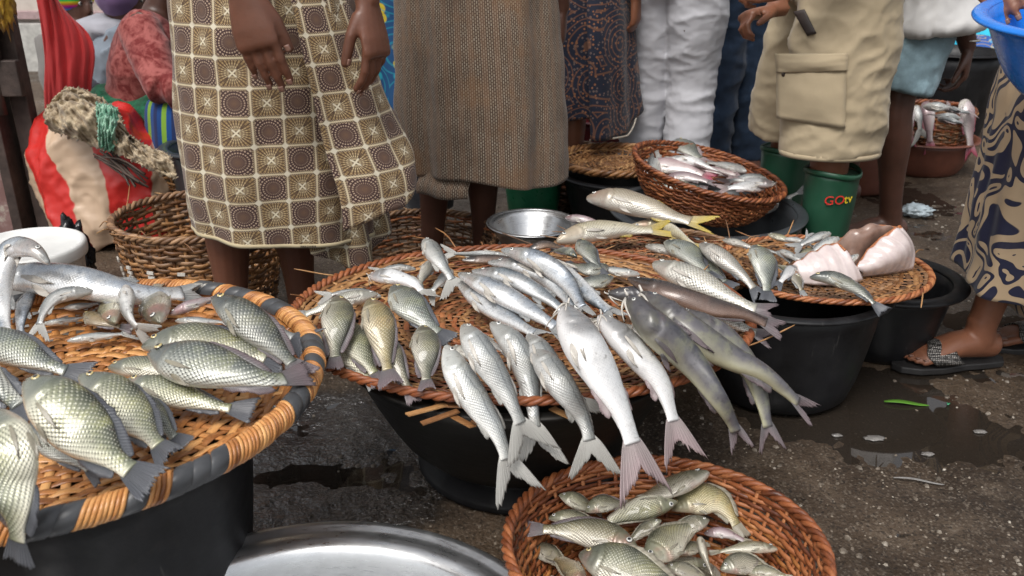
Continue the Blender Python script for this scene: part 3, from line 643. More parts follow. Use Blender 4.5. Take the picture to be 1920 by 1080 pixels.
        X = sx_ * (ww * np.sqrt(1 - q ** 2) ** .88 + .003 + lift * B + .003 * np.cos(A * 12) * B)
        sheet(nm, T, Y, X, A * .5 + .5, B)
    if species != 'darkfish':
        fm = FIN[{'catfish': 'mauve', 'darkfish': 'mauve'}.get(species, 'olive' if species.startswith('tilapia') else 'flesh')]
        leaf('pectoral_fin', .285, -.42, 1, .19, .020, -.03 * rs.uniform(.3, 1.5), .004)
        if detail:
            leaf('pectoral_fin', .275, -.22, -1, .20, .030, -.02, .004)
            leaf('pelvic_fin', .36, -.86, 1, .14, .022, -.035, .006)
    # eyes
    et, ey, er = sp_['eye']; u0, d0, w0 = (np.interp(et, tf, a) for a in (Us, Ds, Ws)); yy = ey * u0
    for s_ in ((1, -1) if detail else (1,)):
        xx = w0 * (max(0, 1 - (ey) ** 2) ** .5) ** .88
        c = Mp(np.array([et]), np.array([yy]), np.array([s_ * (xx - .1 * er)]))[0]; c2 = Mp(np.array([et]), np.array([yy + er * .3]), np.array([s_ * (xx + er)]))[0]
        o = link('eye', EYEM[sp_['e'].name], None, root); o.location = c; r_ = er * BL
        o.scale = (r_, r_, r_ * .55); o.rotation_euler = Vector(c2 - c).to_track_quat('Z', 'Y').to_euler()
    if species in ('catfish', 'white'):
        for i, (a, b, s_, l) in enumerate(((.015, .2, 1, .24), (.02, -.4, 1, .30), (.02, -.4, -1, .25), (.03, -.7, 1, .16), (.015, .2, -1, .2))):
            w0 = np.interp(a, tf, Ws) * .9; q = [Mp(np.array([a + z_ * l * .5 * (1 if i % 2 else -.6)]), np.array([b * .03 + b * z_ * .12]), np.array([s_ * (w0 + z_ * l * .35) - z_ * z_ * .1]))[0] for z_ in (0, .4, .75, 1)]
            mk('barbel', *tube(catmull(q, 9), [BL * .0085 * (1 - .08 * k) for k in range(9)], 5), FIN['flesh'], root)
    return root
# ================================================================ FISH LISTS (photo pixels and height of the centre line)
def lay(rows, z0, slope=0.0):
    for sp_, label, pts, kw in rows:
        d = pts[-1][1] - pts[0][1]; up = .062 * max(0, min(1, (d - 50) / 170)); e = [up, up * .5] + [0] * 9   # heads propped up on the fish behind
        fish(sp_, label, [(a, b, z0 + c + (e[i] if not slope else slope * max(0, 1010 - b))) for i, (a, b, c) in enumerate(pts)], **kw)
# ---- left tray
HL = 'left tray'
lay([
 ('barra', 'long silver fish arched over the left edge of the orange rimmed tray', [(92, 494, .09), (62, 468, .13), (22, 468, .14), (0, 520, .10), (4, 590, .05), (16, 655, .02)], dict(side=-1, dk=1.15, res=1.3)),
 ('barra', 'thick speckled silver fish lying straight along the back of the left tray', [(-40, 520, .06), (60, 520, .07), (160, 532, .07), (270, 552, .05), (400, 545, .03)], dict(side=1, dk=1.2, res=1.3)),
 ('croaker', 'stubby silver fish with its tail spread below the long speckled fish', [(175, 545, .05), (110, 556, .06), (80, 590, .05), (66, 645, .015)], dict(side=-1, dk=.95)),
 ('barra', 'silver fish tail poking out left of the stubby silver fish', [(60, 540, .03), (42, 585, .03), (36, 640, .01)], dict(side=1, dk=1.5)),
 ('croaker', 'small white fish with its head at the weave gap on the left tray', [(126, 640, .016), (180, 632, .016), (262, 622, .01)], dict(side=1, dk=.8)),
 ('croaker', 'slim white fish just above the small white one on the left tray', [(80, 608, .012), (120, 602, .014), (185, 590, .01)], dict(side=1, dk=.75)),
 ('croaker', 'little silver fish head tucked under the long speckled fish', [(120, 578, .02), (150, 574, .025), (205, 566, .02)], dict(side=1, dk=.9)),
 ('tilapia_gold', 'olive brown small fish beside the belly up white fish', [(158, 590, .02), (190, 604, .03), (250, 618, .015)], dict(side=1, dk=.75)),
 ('croaker', 'belly up white fish bent across the small fish of the left tray', [(236, 536, .055), (240, 585, .055), (258, 615, .05), (300, 640, .03)], dict(side=-1, roll=-60, dk=.95)),
 ('tilapia_small', 'small pale tilapia nosing down at the top of the left tray', [(300, 606, .045), (292, 570, .05), (290, 535, .04)], dict(side=1, dk=1.0)),
 ('tilapia_small', 'small grey tilapia half hidden left of the belly up fish', [(216, 606, .035), (205, 580, .035), (190, 552, .03)], dict(side=1, dk=.9)),
 ('mullet', 'slim fish with snout to the right at the back rim of the left tray', [(414, 538, .035), (360, 540, .035), (280, 552, .03)], dict(side=-1, dk=.62, fin='grey')),
 ('pink', 'purplish small fish beneath the large grey fish on the left tray', [(318, 590, .04), (360, 572, .05), (420, 552, .04)], dict(side=1, dk=.9, fin='mauve')),
 ('croaker', 'white fish under the purplish one on the left tray', [(328, 602, .03), (380, 603, .03), (450, 605, .02)], dict(side=1, dk=.8)),
 ('croaker', 'flat silver fish under the grey fish at the right rim of the left tray', [(440, 590, .03), (510, 618, .03), (588, 645, .03)], dict(side=1, dk=1.0, fin='dark')),
 ('tilapia_dark', 'large grey fish slanting over the right rim of the left tray', [(398, 560, .060), (450, 592, .070), (510, 645, .062), (572, 705, .05)], dict(side=1, dk=.66, res=1.3)),
 ('tilapia', 'plump tilapia lying just behind the dark headed tilapia', [(266, 652, .045), (340, 640, .055), (420, 650, .05), (540, 682, .045)], dict(side=1, dk=.80, res=1.4)),
 ('tilapia_dark', 'dark headed tilapia with mauve tail on the right of the left tray', [(280, 664, .070), (350, 680, .080), (450, 702, .075), (515, 712, .065), (582, 698, .055)], dict(side=1, dk=.80, res=1.5)),
 ('tilapia', 'pinkish tilapia peeking out behind the dark headed one', [(203, 690, .022), (270, 690, .03), (390, 705, .025)], dict(side=1, dk=.72)),
 ('tilapia', 'slender tilapia with pink belly along the front rim of the left tray', [(236, 716, .030), (310, 735, .035), (400, 760, .032), (478, 772, .028)], dict(side=1, dk=.62, res=1.3)),
 ('tilapia_dark', 'half hidden tilapia under the second of the three slanting tilapias', [(230, 740, .02), (285, 780, .025), (345, 838, .025)], dict(side=1, dk=.75, fin='dark', res=1.2)),
 ('tilapia', 'middle one of three tilapias slanting over the left tray front rim', [(150, 706, .045), (205, 740, .055), (255, 790, .055), (318, 858, .055)], dict(side=1, dk=.78, res=1.4)),
 ('tilapia', 'largest tilapia facing away at the front of the left tray', [(50, 716, .065), (95, 752, .085), (160, 815, .080), (215, 862, .072), (290, 910, .062)], dict(side=1, dk=.86, res=1.7)),
 ('tilapia_dark', 'shaded tilapia wedged under the largest tilapia of the left tray', [(60, 790, .03), (110, 840, .03), (195, 895, .022)], dict(side=1, dk=.8, fin='dark')),
 ('tilapia_dark', 'grey tilapia lying from the left picture edge towards the weave', [(-60, 628, .045), (20, 655, .05), (90, 685, .045), (170, 706, .035)], dict(side=1, dk=.72, fin='dark', res=1.3)),
 ('tilapia_dark', 'tilapia head cut by the left edge beside the largest tilapia', [(-110, 660, .03), (-40, 700, .05), (20, 745, .045), (60, 790, .03)], dict(side=-1, dk=.8, fin='dark')),
 ('tilapia', 'big tilapia hanging its tail over the rim at bottom left', [(0, 770, .085), (12, 840, .10), (22, 905, .098), (30, 962, .070), (34, 1058, .0)], dict(side=-1, dk=1.0, res=1.6)),
], ZL)
# ---- centre tray
lay([
 ('croaker', 'silver fish behind the leftmost tilapia of the middle tray', [(715, 556, .03), (650, 548, .03), (590, 560, .02)], dict(side=-1, dk=.8)),
 ('mullet', 'pale fish pointing right on the left rim of the middle tray', [(708, 552, .045), (650, 562, .05), (600, 580, .045), (545, 598, .03)], dict(side=-1, dk=.85, fin='grey', res=1.2)),
 ('croaker', 'small silver fish under the leftmost tilapia of the middle tray', [(552, 596, .02), (590, 630, .02), (632, 672, .015)], dict(side=1, dk=.9)),
 ('tilapia', 'tilapia hidden below the two upright tilapias of the middle tray', [(640, 600, .025), (672, 655, .025), (716, 722, .015)], dict(side=1, dk=.8, fin='mauve')),
 ('tilapia_small', 'thin tilapia tail at the lower left rim of the middle tray', [(600, 625, .015), (645, 665, .015), (708, 725, .01)], dict(side=1, dk=.7, fin='grey')),
 ('tilapia', 'green gold tilapia standing upright leftmost on the middle tray', [(636, 558, .060), (630, 600, .068), (628, 650, .055), (628, 692, .04)], dict(side=1, dk=.92, fin='mauve', res=1.4)),
 ('tilapia_small', 'white bellied tilapia tail hanging below the golden tilapia', [(700, 620, .03), (740, 680, .03), (778, 755, .0)], dict(side=1, dk=.85, fin='mauve')),
 ('tilapia', 'grey green tilapia right of the golden tilapia on the middle tray', [(792, 612, .045), (796, 650, .05), (798, 690, .04), (800, 730, .03)], dict(side=1, dk=.95, fin='mauve', res=1.2)),
 ('tilapia_gold', 'golden brown tilapia with purple tail on the middle tray', [(692, 562, .065), (708, 605, .075), (720, 660, .062), (732, 722, .04)], dict(side=1, dk=.86, res=1.4)),
 ('tilapia_dark', 'dark olive tilapia slanting above the golden tilapia', [(736, 538, .06), (765, 572, .065), (800, 606, .055), (846, 640, .04)], dict(side=1, dk=.92, fin='dark', res=1.3)),
 ('white', 'small white fish with whiskers behind the dark olive tilapia', [(690, 518, .035), (740, 520, .045), (780, 535, .035), (802, 566, .025)], dict(side=1, dk=.95, fin='pale')),
 ('croaker', 'small pale fish behind the whiskered white fish', [(780, 505, .02), (740, 502, .025), (690, 510, .02)], dict(side=-1, dk=.9)),
 ('croaker', 'pale fish lying below the pointed silver fish', [(848, 508, .02), (820, 535, .03), (790, 565, .02)], dict(side=-1, dk=.85)),
 ('mullet', 'silver fish between the whiskered fish and the pointed silver fish', [(812, 490, .025), (795, 515, .03), (780, 545, .02)], dict(side=1, dk=1.0, fin='grey')),
 ('croaker', 'pointed silver fish with its snout up at the back of the middle tray', [(796, 450, .070), (822, 488, .075), (845, 520, .06), (862, 556, .04)], dict(side=1, dk=.95, res=1.2)),
 ('croaker', 'slim white fish along the back rim behind the barracudas', [(960, 482, .02), (900, 478, .025), (820, 474, .02)], dict(side=1, dk=.6)),
 ('darkfish', 'small dark headed fish above the barracudas', [(866, 488, .035), (910, 486, .035), (975, 484, .03)], dict(side=1, dk=1.6)),
 ('barra', 'slim brownish fish at the back rim of the middle tray', [(1075, 545, .035), (1020, 510, .04), (915, 482, .03)], dict(side=-1)),
 ('barra', 'barracuda lying lowest, nearest the bare weave of the middle tray', [(858, 528, .030), (900, 560, .035), (950, 595, .035), (1025, 638, .03)], dict(side=1, dk=1.25, res=1.2)),
 ('barra', 'speckled blue barracuda second from the bare weave', [(860, 513, .055), (920, 540, .062), (990, 580, .055), (1068, 628, .04)], dict(side=1, dk=1.25, res=1.3)),
 ('barra', 'bright barracuda with dark line, third from the bare weave', [(885, 508, .075), (950, 518, .082), (1015, 552, .072), (1075, 596, .05)], dict(side=1, dk=1.25, res=1.3)),
 ('barra', 'pale barracuda above the bright one with the dark line', [(915, 492, .060), (985, 500, .07), (1040, 535, .06), (1085, 592, .04)], dict(side=1, dk=1.2, res=1.2)),
 ('barra', 'silver bellied fish passing behind the whiskered grey headed fish', [(990, 478, .055), (1050, 510, .06), (1105, 555, .05), (1165, 600, .03)], dict(side=-1, dk=1.3, res=1.2)),
 ('barra', 'brown backed barracuda curving over the barracuda pile', [(940, 468, .080), (1010, 488, .09), (1065, 530, .075), (1100, 598, .045)], dict(side=1, dk=1.2, roll=25, res=1.3)),
 ('croaker', 'silver fish with tail hanging between the two forked tails in front', [(1000, 650, .012), (1050, 720, .020), (1090, 780, .0), (1106, 830, -.035), (1116, 900, -.09)], dict(side=1, dk=0.99, res=1.2)),
 ('croaker', 'silver fish whose tail spreads left of the whiskered white fish', [(990, 628, .030), (1030, 685, .040), (1070, 735, .030), (1098, 762, .01), (1130, 800, -.03)], dict(side=1, dk=0.99, res=1.3)),
 ('croaker', 'silver fish behind the big front one, tail hanging straight', [(920, 606, .030), (965, 650, .042), (990, 710, .030), (1000, 775, -.005), (1012, 880, -.08)], dict(side=1, dk=0.88, res=1.3)),
 ('croaker', 'leftmost silver fish with ragged tail reaching lowest in front of the tray', [(836, 648, .030), (858, 700, .035), (900, 765, .020), (935, 820, -.02), (975, 935, -.11)], dict(side=1, dk=0.96, res=1.5)),
 ('croaker', 'big bright silver fish lying on the leftmost ones in front', [(868, 610, .060), (900, 660, .075), (945, 730, .055), (972, 785, .015), (1000, 862, -.05)], dict(side=1, dk=0.96, res=1.5)),
 ('mullet', 'speckled mullet with grey tail on the right of the middle tray', [(1224, 495, .060), (1290, 520, .07), (1370, 560, .06), (1420, 580, .05), (1462, 590, .04)], dict(side=1, dk=.95, res=1.3)),
 ('mullet', 'white bellied mullet under the dark slender fish', [(1240, 575, .035), (1310, 590, .04), (1370, 605, .03), (1450, 640, .0)], dict(side=1, dk=.9, res=1.2)),
 ('darkfish', 'dark brown slender fish lying across the mullets', [(1178, 522, .075), (1240, 545, .085), (1330, 575, .075), (1400, 590, .06), (1470, 622, .03)], dict(side=1, dk=1.25, res=1.3)),
 ('catfish', 'mottled dark catfish behind the large grey catfish', [(1140, 552, .050), (1200, 556, .06), (1260, 580, .05), (1330, 640, .035)], dict(side=1, dk=1.0, roll=40)),
 ('catfish', 'grey catfish with forked tail hanging at the right edge', [(1250, 590, .045), (1330, 620, .05), (1395, 675, .03), (1425, 740, -.02), (1450, 850, -.11)], dict(side=1, dk=1.05, res=1.2, fin='mauve')),
 ('catfish', 'yellow flanked catfish with the longest thin tail at right', [(1200, 560, .055), (1290, 622, .065), (1370, 670, .055), (1440, 705, .025), (1536, 792, -.06)], dict(side=1, dk=.95, res=1.3, fin='mauve', tail_k=.75)),
 ('catfish', 'large dark grey catfish with broad head and white barbels', [(1182, 560, .085), (1225, 610, .095), (1290, 670, .075), (1345, 745, .025), (1376, 800, -.03), (1400, 860, -.08)], dict(side=1, dk=1.0, roll=35, res=1.5, tail_k=.7)),
 ('white', 'right hand white bellied fish with pink tail', [(1122, 592, .060), (1165, 635, .068), (1225, 700, .050), (1252, 755, .01), (1285, 870, -.07)], dict(side=1, dk=1.02, roll=-25, res=1.5)),
 ('white', 'large white bellied fish with grey whiskered head and broad pink tail', [(1060, 572, .085), (1085, 630, .095), (1130, 710, .075), (1172, 790, .02), (1215, 935, -.08)], dict(side=1, dk=1.02, roll=-20, res=1.7)),
], ZC)
# ---- ray tray and its fish
lay([
 ('tilapia_dark', 'grey tilapia at the left end of the skate tray', [(1246, 455, .035), (1285, 472, .045), (1312, 498, .04), (1345, 525, .03)], dict(side=1, dk=.85, fin='dark')),
 ('mullet', 'blue grey fish slanting down the front of the skate tray', [(1312, 458, .045), (1350, 482, .05), (1390, 515, .035), (1432, 562, .0)], dict(side=1, dk=.95, fin='dark', res=1.2)),
 ('tilapia_dark', 'tilapia with its tail hanging over the skate tray front', [(1412, 462, .045), (1428, 485, .05), (1434, 515, .035), (1440, 565, .0)], dict(side=1, dk=.95, fin='dark', res=1.2)),
 ('mullet', 'small grey fish behind the blue grey slanting fish', [(1355, 450, .04), (1390, 458, .045), (1430, 472, .04)], dict(side=1, dk=.9, fin='dark')),
 ('white', 'short white bellied fish next to the hanging tilapia tail', [(1492, 500, .035), (1475, 515, .035), (1450, 545, .01)], dict(side=-1, dk=1.2, fin='dark')),
 ('tilapia_dark', 'dark fish overhanging the front right of the skate tray', [(1518, 520, .040), (1560, 522, .045), (1610, 545, .03), (1658, 586, .0)], dict(side=1, dk=.65, fin='dark', res=1.2)),
 ('tilapia_small', 'tiny fish tail poking over the skate tray front', [(1480, 505, .025), (1495, 528, .025), (1508, 556, .01)], dict(side=1, dk=.9, fin='grey')),
 ('croaker', 'uppermost of the small silver fish left of the skate wings', [(1558, 438, .07), (1525, 448, .07), (1480, 470, .05)], dict(side=-1, dk=.9, fin='grey')),
 ('croaker', 'silver fish touching the fold of the larger skate wing', [(1575, 448, .06), (1540, 462, .06), (1500, 492, .04)], dict(side=-1, dk=.9, fin='grey')),
 ('croaker', 'lowest small silver fish beside the smaller skate wing', [(1462, 470, .04), (1495, 485, .045), (1530, 500, .03)], dict(side=1, dk=.9, fin='grey')),
 ('croaker', 'small silver fish against the big grey basin', [(1470, 448, .05), (1500, 452, .05), (1540, 470, .04)], dict(side=1, dk=.9, fin='grey')),
 ('tilapia_small', 'small round silver fish in the middle of the skate tray', [(1535, 470, .035), (1510, 475, .04), (1475, 490, .03)], dict(side=-1, dk=.8, fin='grey')),
], ZR)
lay([
 ('croaker', 'silver fish lying flat behind the hanging tilapia tail', [(1400, 478, .03), (1430, 470, .035), (1475, 478, .02)], dict(side=1, dk=.9, fin='grey')),
 ('tilapia_dark', 'dark tilapia at the left of the skate tray under the blue grey fish', [(1290, 480, .02), (1330, 505, .025), (1375, 540, .015)], dict(side=1, dk=.8, fin='dark')),
 ('mullet', 'grey fish half under the grey tilapia on the skate tray', [(1210, 462, .025), (1250, 470, .03), (1300, 490, .02)], dict(side=1, dk=.9, fin='dark')),
 ('tilapia_small', 'small olive fish against the left side of the smaller skate wing', [(1500, 520, .03), (1478, 505, .035), (1448, 495, .03)], dict(side=1, dk=.9, fin='grey')),
 ('croaker', 'silver tail sticking up behind the small silver fish', [(1490, 470, .05), (1505, 455, .06), (1520, 432, .085)], dict(side=1, dk=.9, fin='grey')),
 ('croaker', 'silver fish squeezed between the two skate wings', [(1610, 478, .05), (1590, 490, .045), (1560, 510, .03)], dict(side=-1, dk=.9, fin='grey')),
 ('tilapia_small', 'pale fish belly next to the basin at the back of the skate tray', [(1440, 440, .045), (1465, 446, .05), (1500, 458, .04)], dict(side=1, dk=.85, fin='grey')),
], ZR)
# ---- yellow tails
lay([
 ('pink', 'small pink headed fish left of the big yellow tailed fish', [(1060, 408, .04), (1095, 412, .045), (1150, 425, .03)], dict(side=1, dk=.95, fin='yellow')),
 ('yellow', 'big tan fish with yellow tail in front of the grey basin', [(1100, 372, .085), (1150, 374, .095), (1215, 390, .085), (1268, 408, .07), (1345, 425, .065)], dict(side=1, dk=1.0, res=1.4)),
 ('yellow', 'white striped fish with pale yellow tail lying lower', [(1044, 452, .055), (1100, 436, .06), (1165, 430, .055), (1205, 432, .05), (1268, 428, .05)], dict(side=1, dk=.85, res=1.3)),
 ('yellow', 'tan fish tail crossing under the two yellow tails', [(1180, 425, .03), (1230, 425, .035), (1270, 440, .04), (1320, 475, .035)], dict(side=-1, dk=.7)),
], .27)
lay([
 ('darkfish', 'dark rounded fish head at the back of the middle tray', [(988, 470, .04), (1022, 458, .05), (1060, 466, .03)], dict(side=1, dk=1.9)),
 ('tilapia_dark', 'grey fish head between the dark head and the open mouthed fish', [(1082, 482, .04), (1062, 470, .045), (1030, 470, .03)], dict(side=1, dk=.8)),
 ('tilapia_dark', 'open mouthed grey tilapia at the back of the middle tray', [(1086, 452, .05), (1105, 478, .055), (1135, 520, .03)], dict(side=1, dk=.8, open_mouth=.6, fin='dark')),
 ('tilapia_dark', 'plump tilapia lying below the open mouthed one', [(1140, 500, .03), (1105, 505, .04), (1060, 492, .03)], dict(side=-1, dk=.8, fin='dark')),
 ('tilapia_dark', 'grey tilapia beside the plump one at the back of the middle tray', [(1150, 520, .03), (1110, 530, .035), (1060, 520, .03)], dict(side=-1, dk=.8, fin='dark')),
 ('croaker', 'silver fish lying behind the mottled catfish', [(1200, 515, .02), (1160, 510, .025), (1100, 495, .02)], dict(side=-1, dk=.9, fin='grey')),
], ZC)
# ---- basket in the grey basin
lay([
 ('pink', 'purple headed fish at the left of the tilted basket', [(1205, 325, .02), (1240, 312, .035), (1290, 318, .035), (1345, 335, .02)], dict(side=1, dk=1.30)),
 ('white', 'white bellied fish across the middle of the tilted basket', [(1240, 300, .045), (1290, 303, .05), (1330, 315, .045), (1380, 335, .03)], dict(side=1, dk=1.17, roll=-40, fin='pink')),
 ('croaker', 'fish with upright tail at the left wall of the tilted basket', [(1225, 330, .02), (1228, 305, .045), (1232, 265, .085)], dict(side=1, dk=1.17, fin='pale')),
 ('tilapia_dark', 'dark headed fish leaning on the back of the tilted basket', [(1268, 262, .075), (1290, 280, .065), (1325, 305, .04)], dict(side=1, dk=1.17, fin='pink')),
 ('pink', 'grey pink fish along the front wall of the tilted basket', [(1245, 335, .02), (1290, 332, .03), (1345, 345, .02)], dict(side=1, dk=1.30, fin='mauve')),
 ('croaker', 'silver fish at the lower right of the tilted basket', [(1440, 338, .0), (1400, 335, .01), (1345, 345, .0)], dict(side=-1, dk=1.23, fin='pink')),
 ('white', 'white fish below the silver one in the tilted basket', [(1435, 352, -.01), (1390, 350, .0), (1340, 356, -.01)], dict(side=-1, dk=1.30, fin='pink')),
 ('croaker', 'short fish at the left corner of the tilted basket', [(1200, 305, .04), (1215, 300, .045), (1240, 300, .04)], dict(side=1, dk=1.56, fin='grey')),
 ('pink', 'reddish grey fish deep in the middle of the tilted basket', [(1300, 330, .0), (1340, 322, .01), (1400, 330, .0)], dict(side=1, dk=1.2, fin='mauve')),
 ('croaker', 'silver fish at the back right of the tilted basket', [(1400, 322, .02), (1365, 312, .02), (1310, 300, .02)], dict(side=-1, dk=1.1, fin='pale')),
 ('tilapia_dark', 'grey fish under the purple headed one in the tilted basket', [(1215, 340, .0), (1260, 345, .01), (1330, 355, .0)], dict(side=1, dk=1.0, fin='mauve')),
 ('white', 'pale fish against the right wall of the tilted basket', [(1455, 345, .01), (1420, 342, .01), (1370, 328, .01)], dict(side=-1, dk=1.1, fin='pink')),
], .285)
fish('croaker', 'fish with its grey tail raised over the right rim of the grey basin', [(1430, 402, .19), (1455, 385, .215), (1480, 370, .245), (1518, 350, .29)], side=1, dk=.8, fin='grey')
fish('mullet', 'fish lying inside the grey basin below the basket', [(1475, 385, .18), (1430, 392, .18), (1380, 402, .17)], side=-1, dk=.8, fin='grey')
# ---- bottom right basket
lay([
 ('tilapia_small', 'fish resting highest against the back wall of the foreground basket', [(1330, 886, .055), (1280, 905, .055), (1225, 928, .045), (1150, 950, .03)], dict(side=-1, dk=1.13, roll=-40, res=1.3)),
 ('tilapia_gold', 'brown fish curled along the right wall of the foreground basket', [(1258, 955, .03), (1300, 938, .04), (1350, 945, .04), (1398, 1010, .03)], dict(side=1, dk=1.25, fin='olive', res=1.3)),
 ('tilapia_small', 'leftmost fish head in the foreground basket', [(1048, 928, .04), (1080, 940, .04), (1130, 965, .02)], dict(side=1, dk=1.20)),
 ('tilapia_small', 'blushing small fish next to the leftmost head in the foreground basket', [(1098, 960, .04), (1130, 945, .045), (1185, 945, .03)], dict(side=1, dk=1.25, fin='pink')),
 ('tilapia_small', 'pale fish slanting through the middle of the foreground basket', [(1270, 942, .05), (1220, 948, .055), (1170, 965, .05), (1110, 998, .04)], dict(side=1, dk=0.93, res=1.3)),
 ('tilapia_small', 'greenish headed fish at the left wall of the foreground basket', [(1028, 972, .045), (1070, 972, .05), (1150, 992, .04)], dict(side=1, dk=0.93)),
 ('tilapia_small', 'dark fish under the big scaled fish on the left of the foreground basket', [(1000, 1020, .02), (1030, 1040, .025), (1080, 1070, .02)], dict(side=1, dk=1.25)),
 ('tilapia_gold', 'golden flank at the lower left of the foreground basket', [(1100, 1095, .035), (1070, 1065, .04), (1030, 1040, .03)], dict(side=1, dk=1.20, fin='olive')),
 ('tilapia_small', 'scaled fish with mauve tail pointing left in the foreground basket', [(1198, 1032, .065), (1150, 1012, .07), (1090, 998, .065), (985, 990, .06)], dict(side=-1, dk=0.99, fin='mauve', res=1.4)),
 ('tilapia_small', 'yellow cheeked fish in the centre of the foreground basket', [(1240, 975, .055), (1215, 990, .05), (1170, 1020, .04)], dict(side=-1, dk=1.13)),
 ('tilapia_small', 'round pale fish with dark mouth in the centre of the foreground basket', [(1210, 1058, .075), (1240, 1030, .08), (1275, 1000, .07), (1320, 975, .05)], dict(side=1, dk=1.20, res=1.4)),
 ('tilapia_small', 'grey headed fish facing right behind the round pale fish', [(1330, 975, .06), (1295, 985, .06), (1240, 1005, .045)], dict(side=-1, dk=1.25)),
 ('pink', 'purplish flank under the curled brown fish', [(1320, 1000, .03), (1360, 1000, .035), (1410, 1020, .03)], dict(side=1, dk=1.25, fin='olive')),
 ('tilapia_small', 'belly up pinkish fish at the lower middle of the foreground basket', [(1312, 1008, .06), (1322, 1045, .07), (1345, 1100, .05)], dict(side=1, dk=1.09, roll=-70, res=1.2)),
 ('tilapia_small', 'slim white fish at the right of the foreground basket', [(1458, 1030, .055), (1400, 1026, .06), (1330, 1038, .05)], dict(side=-1, dk=0.91, roll=-40)),
 ('tilapia_small', 'striped grey tilapia at the lower right of the foreground basket', [(1350, 1068, .045), (1400, 1058, .05), (1470, 1085, .04)], dict(side=1, dk=1.25)),
 ('tilapia_small', 'dark fish filling the gap beside the belly up fish', [(1270, 1040, .035), (1290, 1030, .04), (1330, 1020, .03)], dict(side=1, dk=1.25)),
 ('tilapia', 'large scaled fish with round eye at the front of the foreground basket', [(1086, 1040, .085), (1140, 1056, .095), (1220, 1082, .09), (1310, 1120, .06)], dict(side=1, dk=1.09, fin='olive', res=1.5)),
 ('tilapia_small', 'small fish at the bottom edge of the foreground basket', [(1250, 1062, .06), (1290, 1072, .06), (1340, 1090, .05)], dict(side=1, dk=1.20)),
 ('tilapia_small', 'small tail at the right wall of the foreground basket', [(1400, 1075, .04), (1440, 1072, .05), (1485, 1085, .05)], dict(side=1, dk=1.06)),
], .050, .0005)
for lb_, a_, b_ in (('tucked under the whiskered white fish', (1100, 600), (1200, 640)), ('tucked under the second white bellied fish', (1150, 610), (1260, 650)), ('tucked under the big bright silver fish', (880, 625), (960, 665)), ('tucked under the leftmost silver fish', (850, 650), (930, 690)), ('tucked under the large dark catfish', (1210, 600), (1300, 640))):
    fish('mullet', 'half hidden fish ' + lb_ + ' on the middle tray', [(*a_, ZC + .03), ((a_[0] + b_[0]) / 2, (a_[1] + b_[1]) / 2, ZC + .035), (*b_, ZC + .03)], side=1, fin='grey')
where_ = ('nearest the left rim', 'below the leftmost head', 'under the round pale fish', 'under the scaled fish with mauve tail', 'below the curled brown fish', 'against the right wall', 'under the slim white fish', 'beneath the striped grey tilapia', 'under the large scaled fish in front', 'at the very front', 'below the pale slanting fish', 'at the back wall under the highest fish', 'between the belly up fish and the right wall', 'beside the yellow cheeked fish')
for k_, wh in enumerate(where_):
    a_ = PI + k_ * 2.4 if k_ > 5 else (PI, 2.4, -.6, -2.2, .5, .1)[k_]; r_ = (.13, .12, .05, .09, .09, .14)[k_] if k_ < 6 else .03 + .10 * (k_ / 14); c_ = Vector((cD.x + r_ * math.cos(a_), cD.y + r_ * math.sin(a_), .040 + .012 * (k_ % 3))); d_ = Vector((math.cos(a_ * 1.7 + 1), math.sin(a_ * 1.7 + 1), 0)) * .065
    fish('tilapia_small', 'buried small tilapia ' + wh + ' of the foreground basket', [c_ - d_, c_ + Vector((0, 0, .006)), c_ + d_], side=1 if k_ % 2 else -1, dk=1.05, raw=True, group='buried fish of the foreground basket', detail=False)
# ---- skate wings on the ray tray
def skate_mat():
    m = MT('skate_skin'); u = m.uv('n'); a, b, _ = m.sep(u); oc = m.coord(); nz = m.noise(oc, 22, 4, .6)
    col = m.ramp(nz, [(.3, (.52, .43, .41)), (.7, (.70, .62, .60))])
    col = m.mix(m.M('MULTIPLY', m.ss(m.M('SINE', m.M('MULTIPLY', a, 46)), .2, 1), .25), col, (.44, .35, .36))
    col = m.mix(m.ss(b, .955, .985), col, (.42, .15, .06))
    m.set(Base_Color=col, Roughness=.28, Coat_Weight=.4, Normal=m.bump(m.M('ADD', m.M('MULTIPLY', nz, 2), m.M('SINE', m.M('MULTIPLY', a, 46))), .3, .0015)); return m.m
def skate_back():
    m = MT('skate_back_skin'); oc = m.coord(); nz = m.noise(oc, 30, 5, .6)
    m.set(Base_Color=m.ramp(nz, [(.3, (.17, .10, .075)), (.7, (.32, .21, .165))]), Roughness=.3, Coat_Weight=.4, Normal=m.bump(nz, .3, .002)); return m.m
SK, SKB = skate_mat(), skate_back()
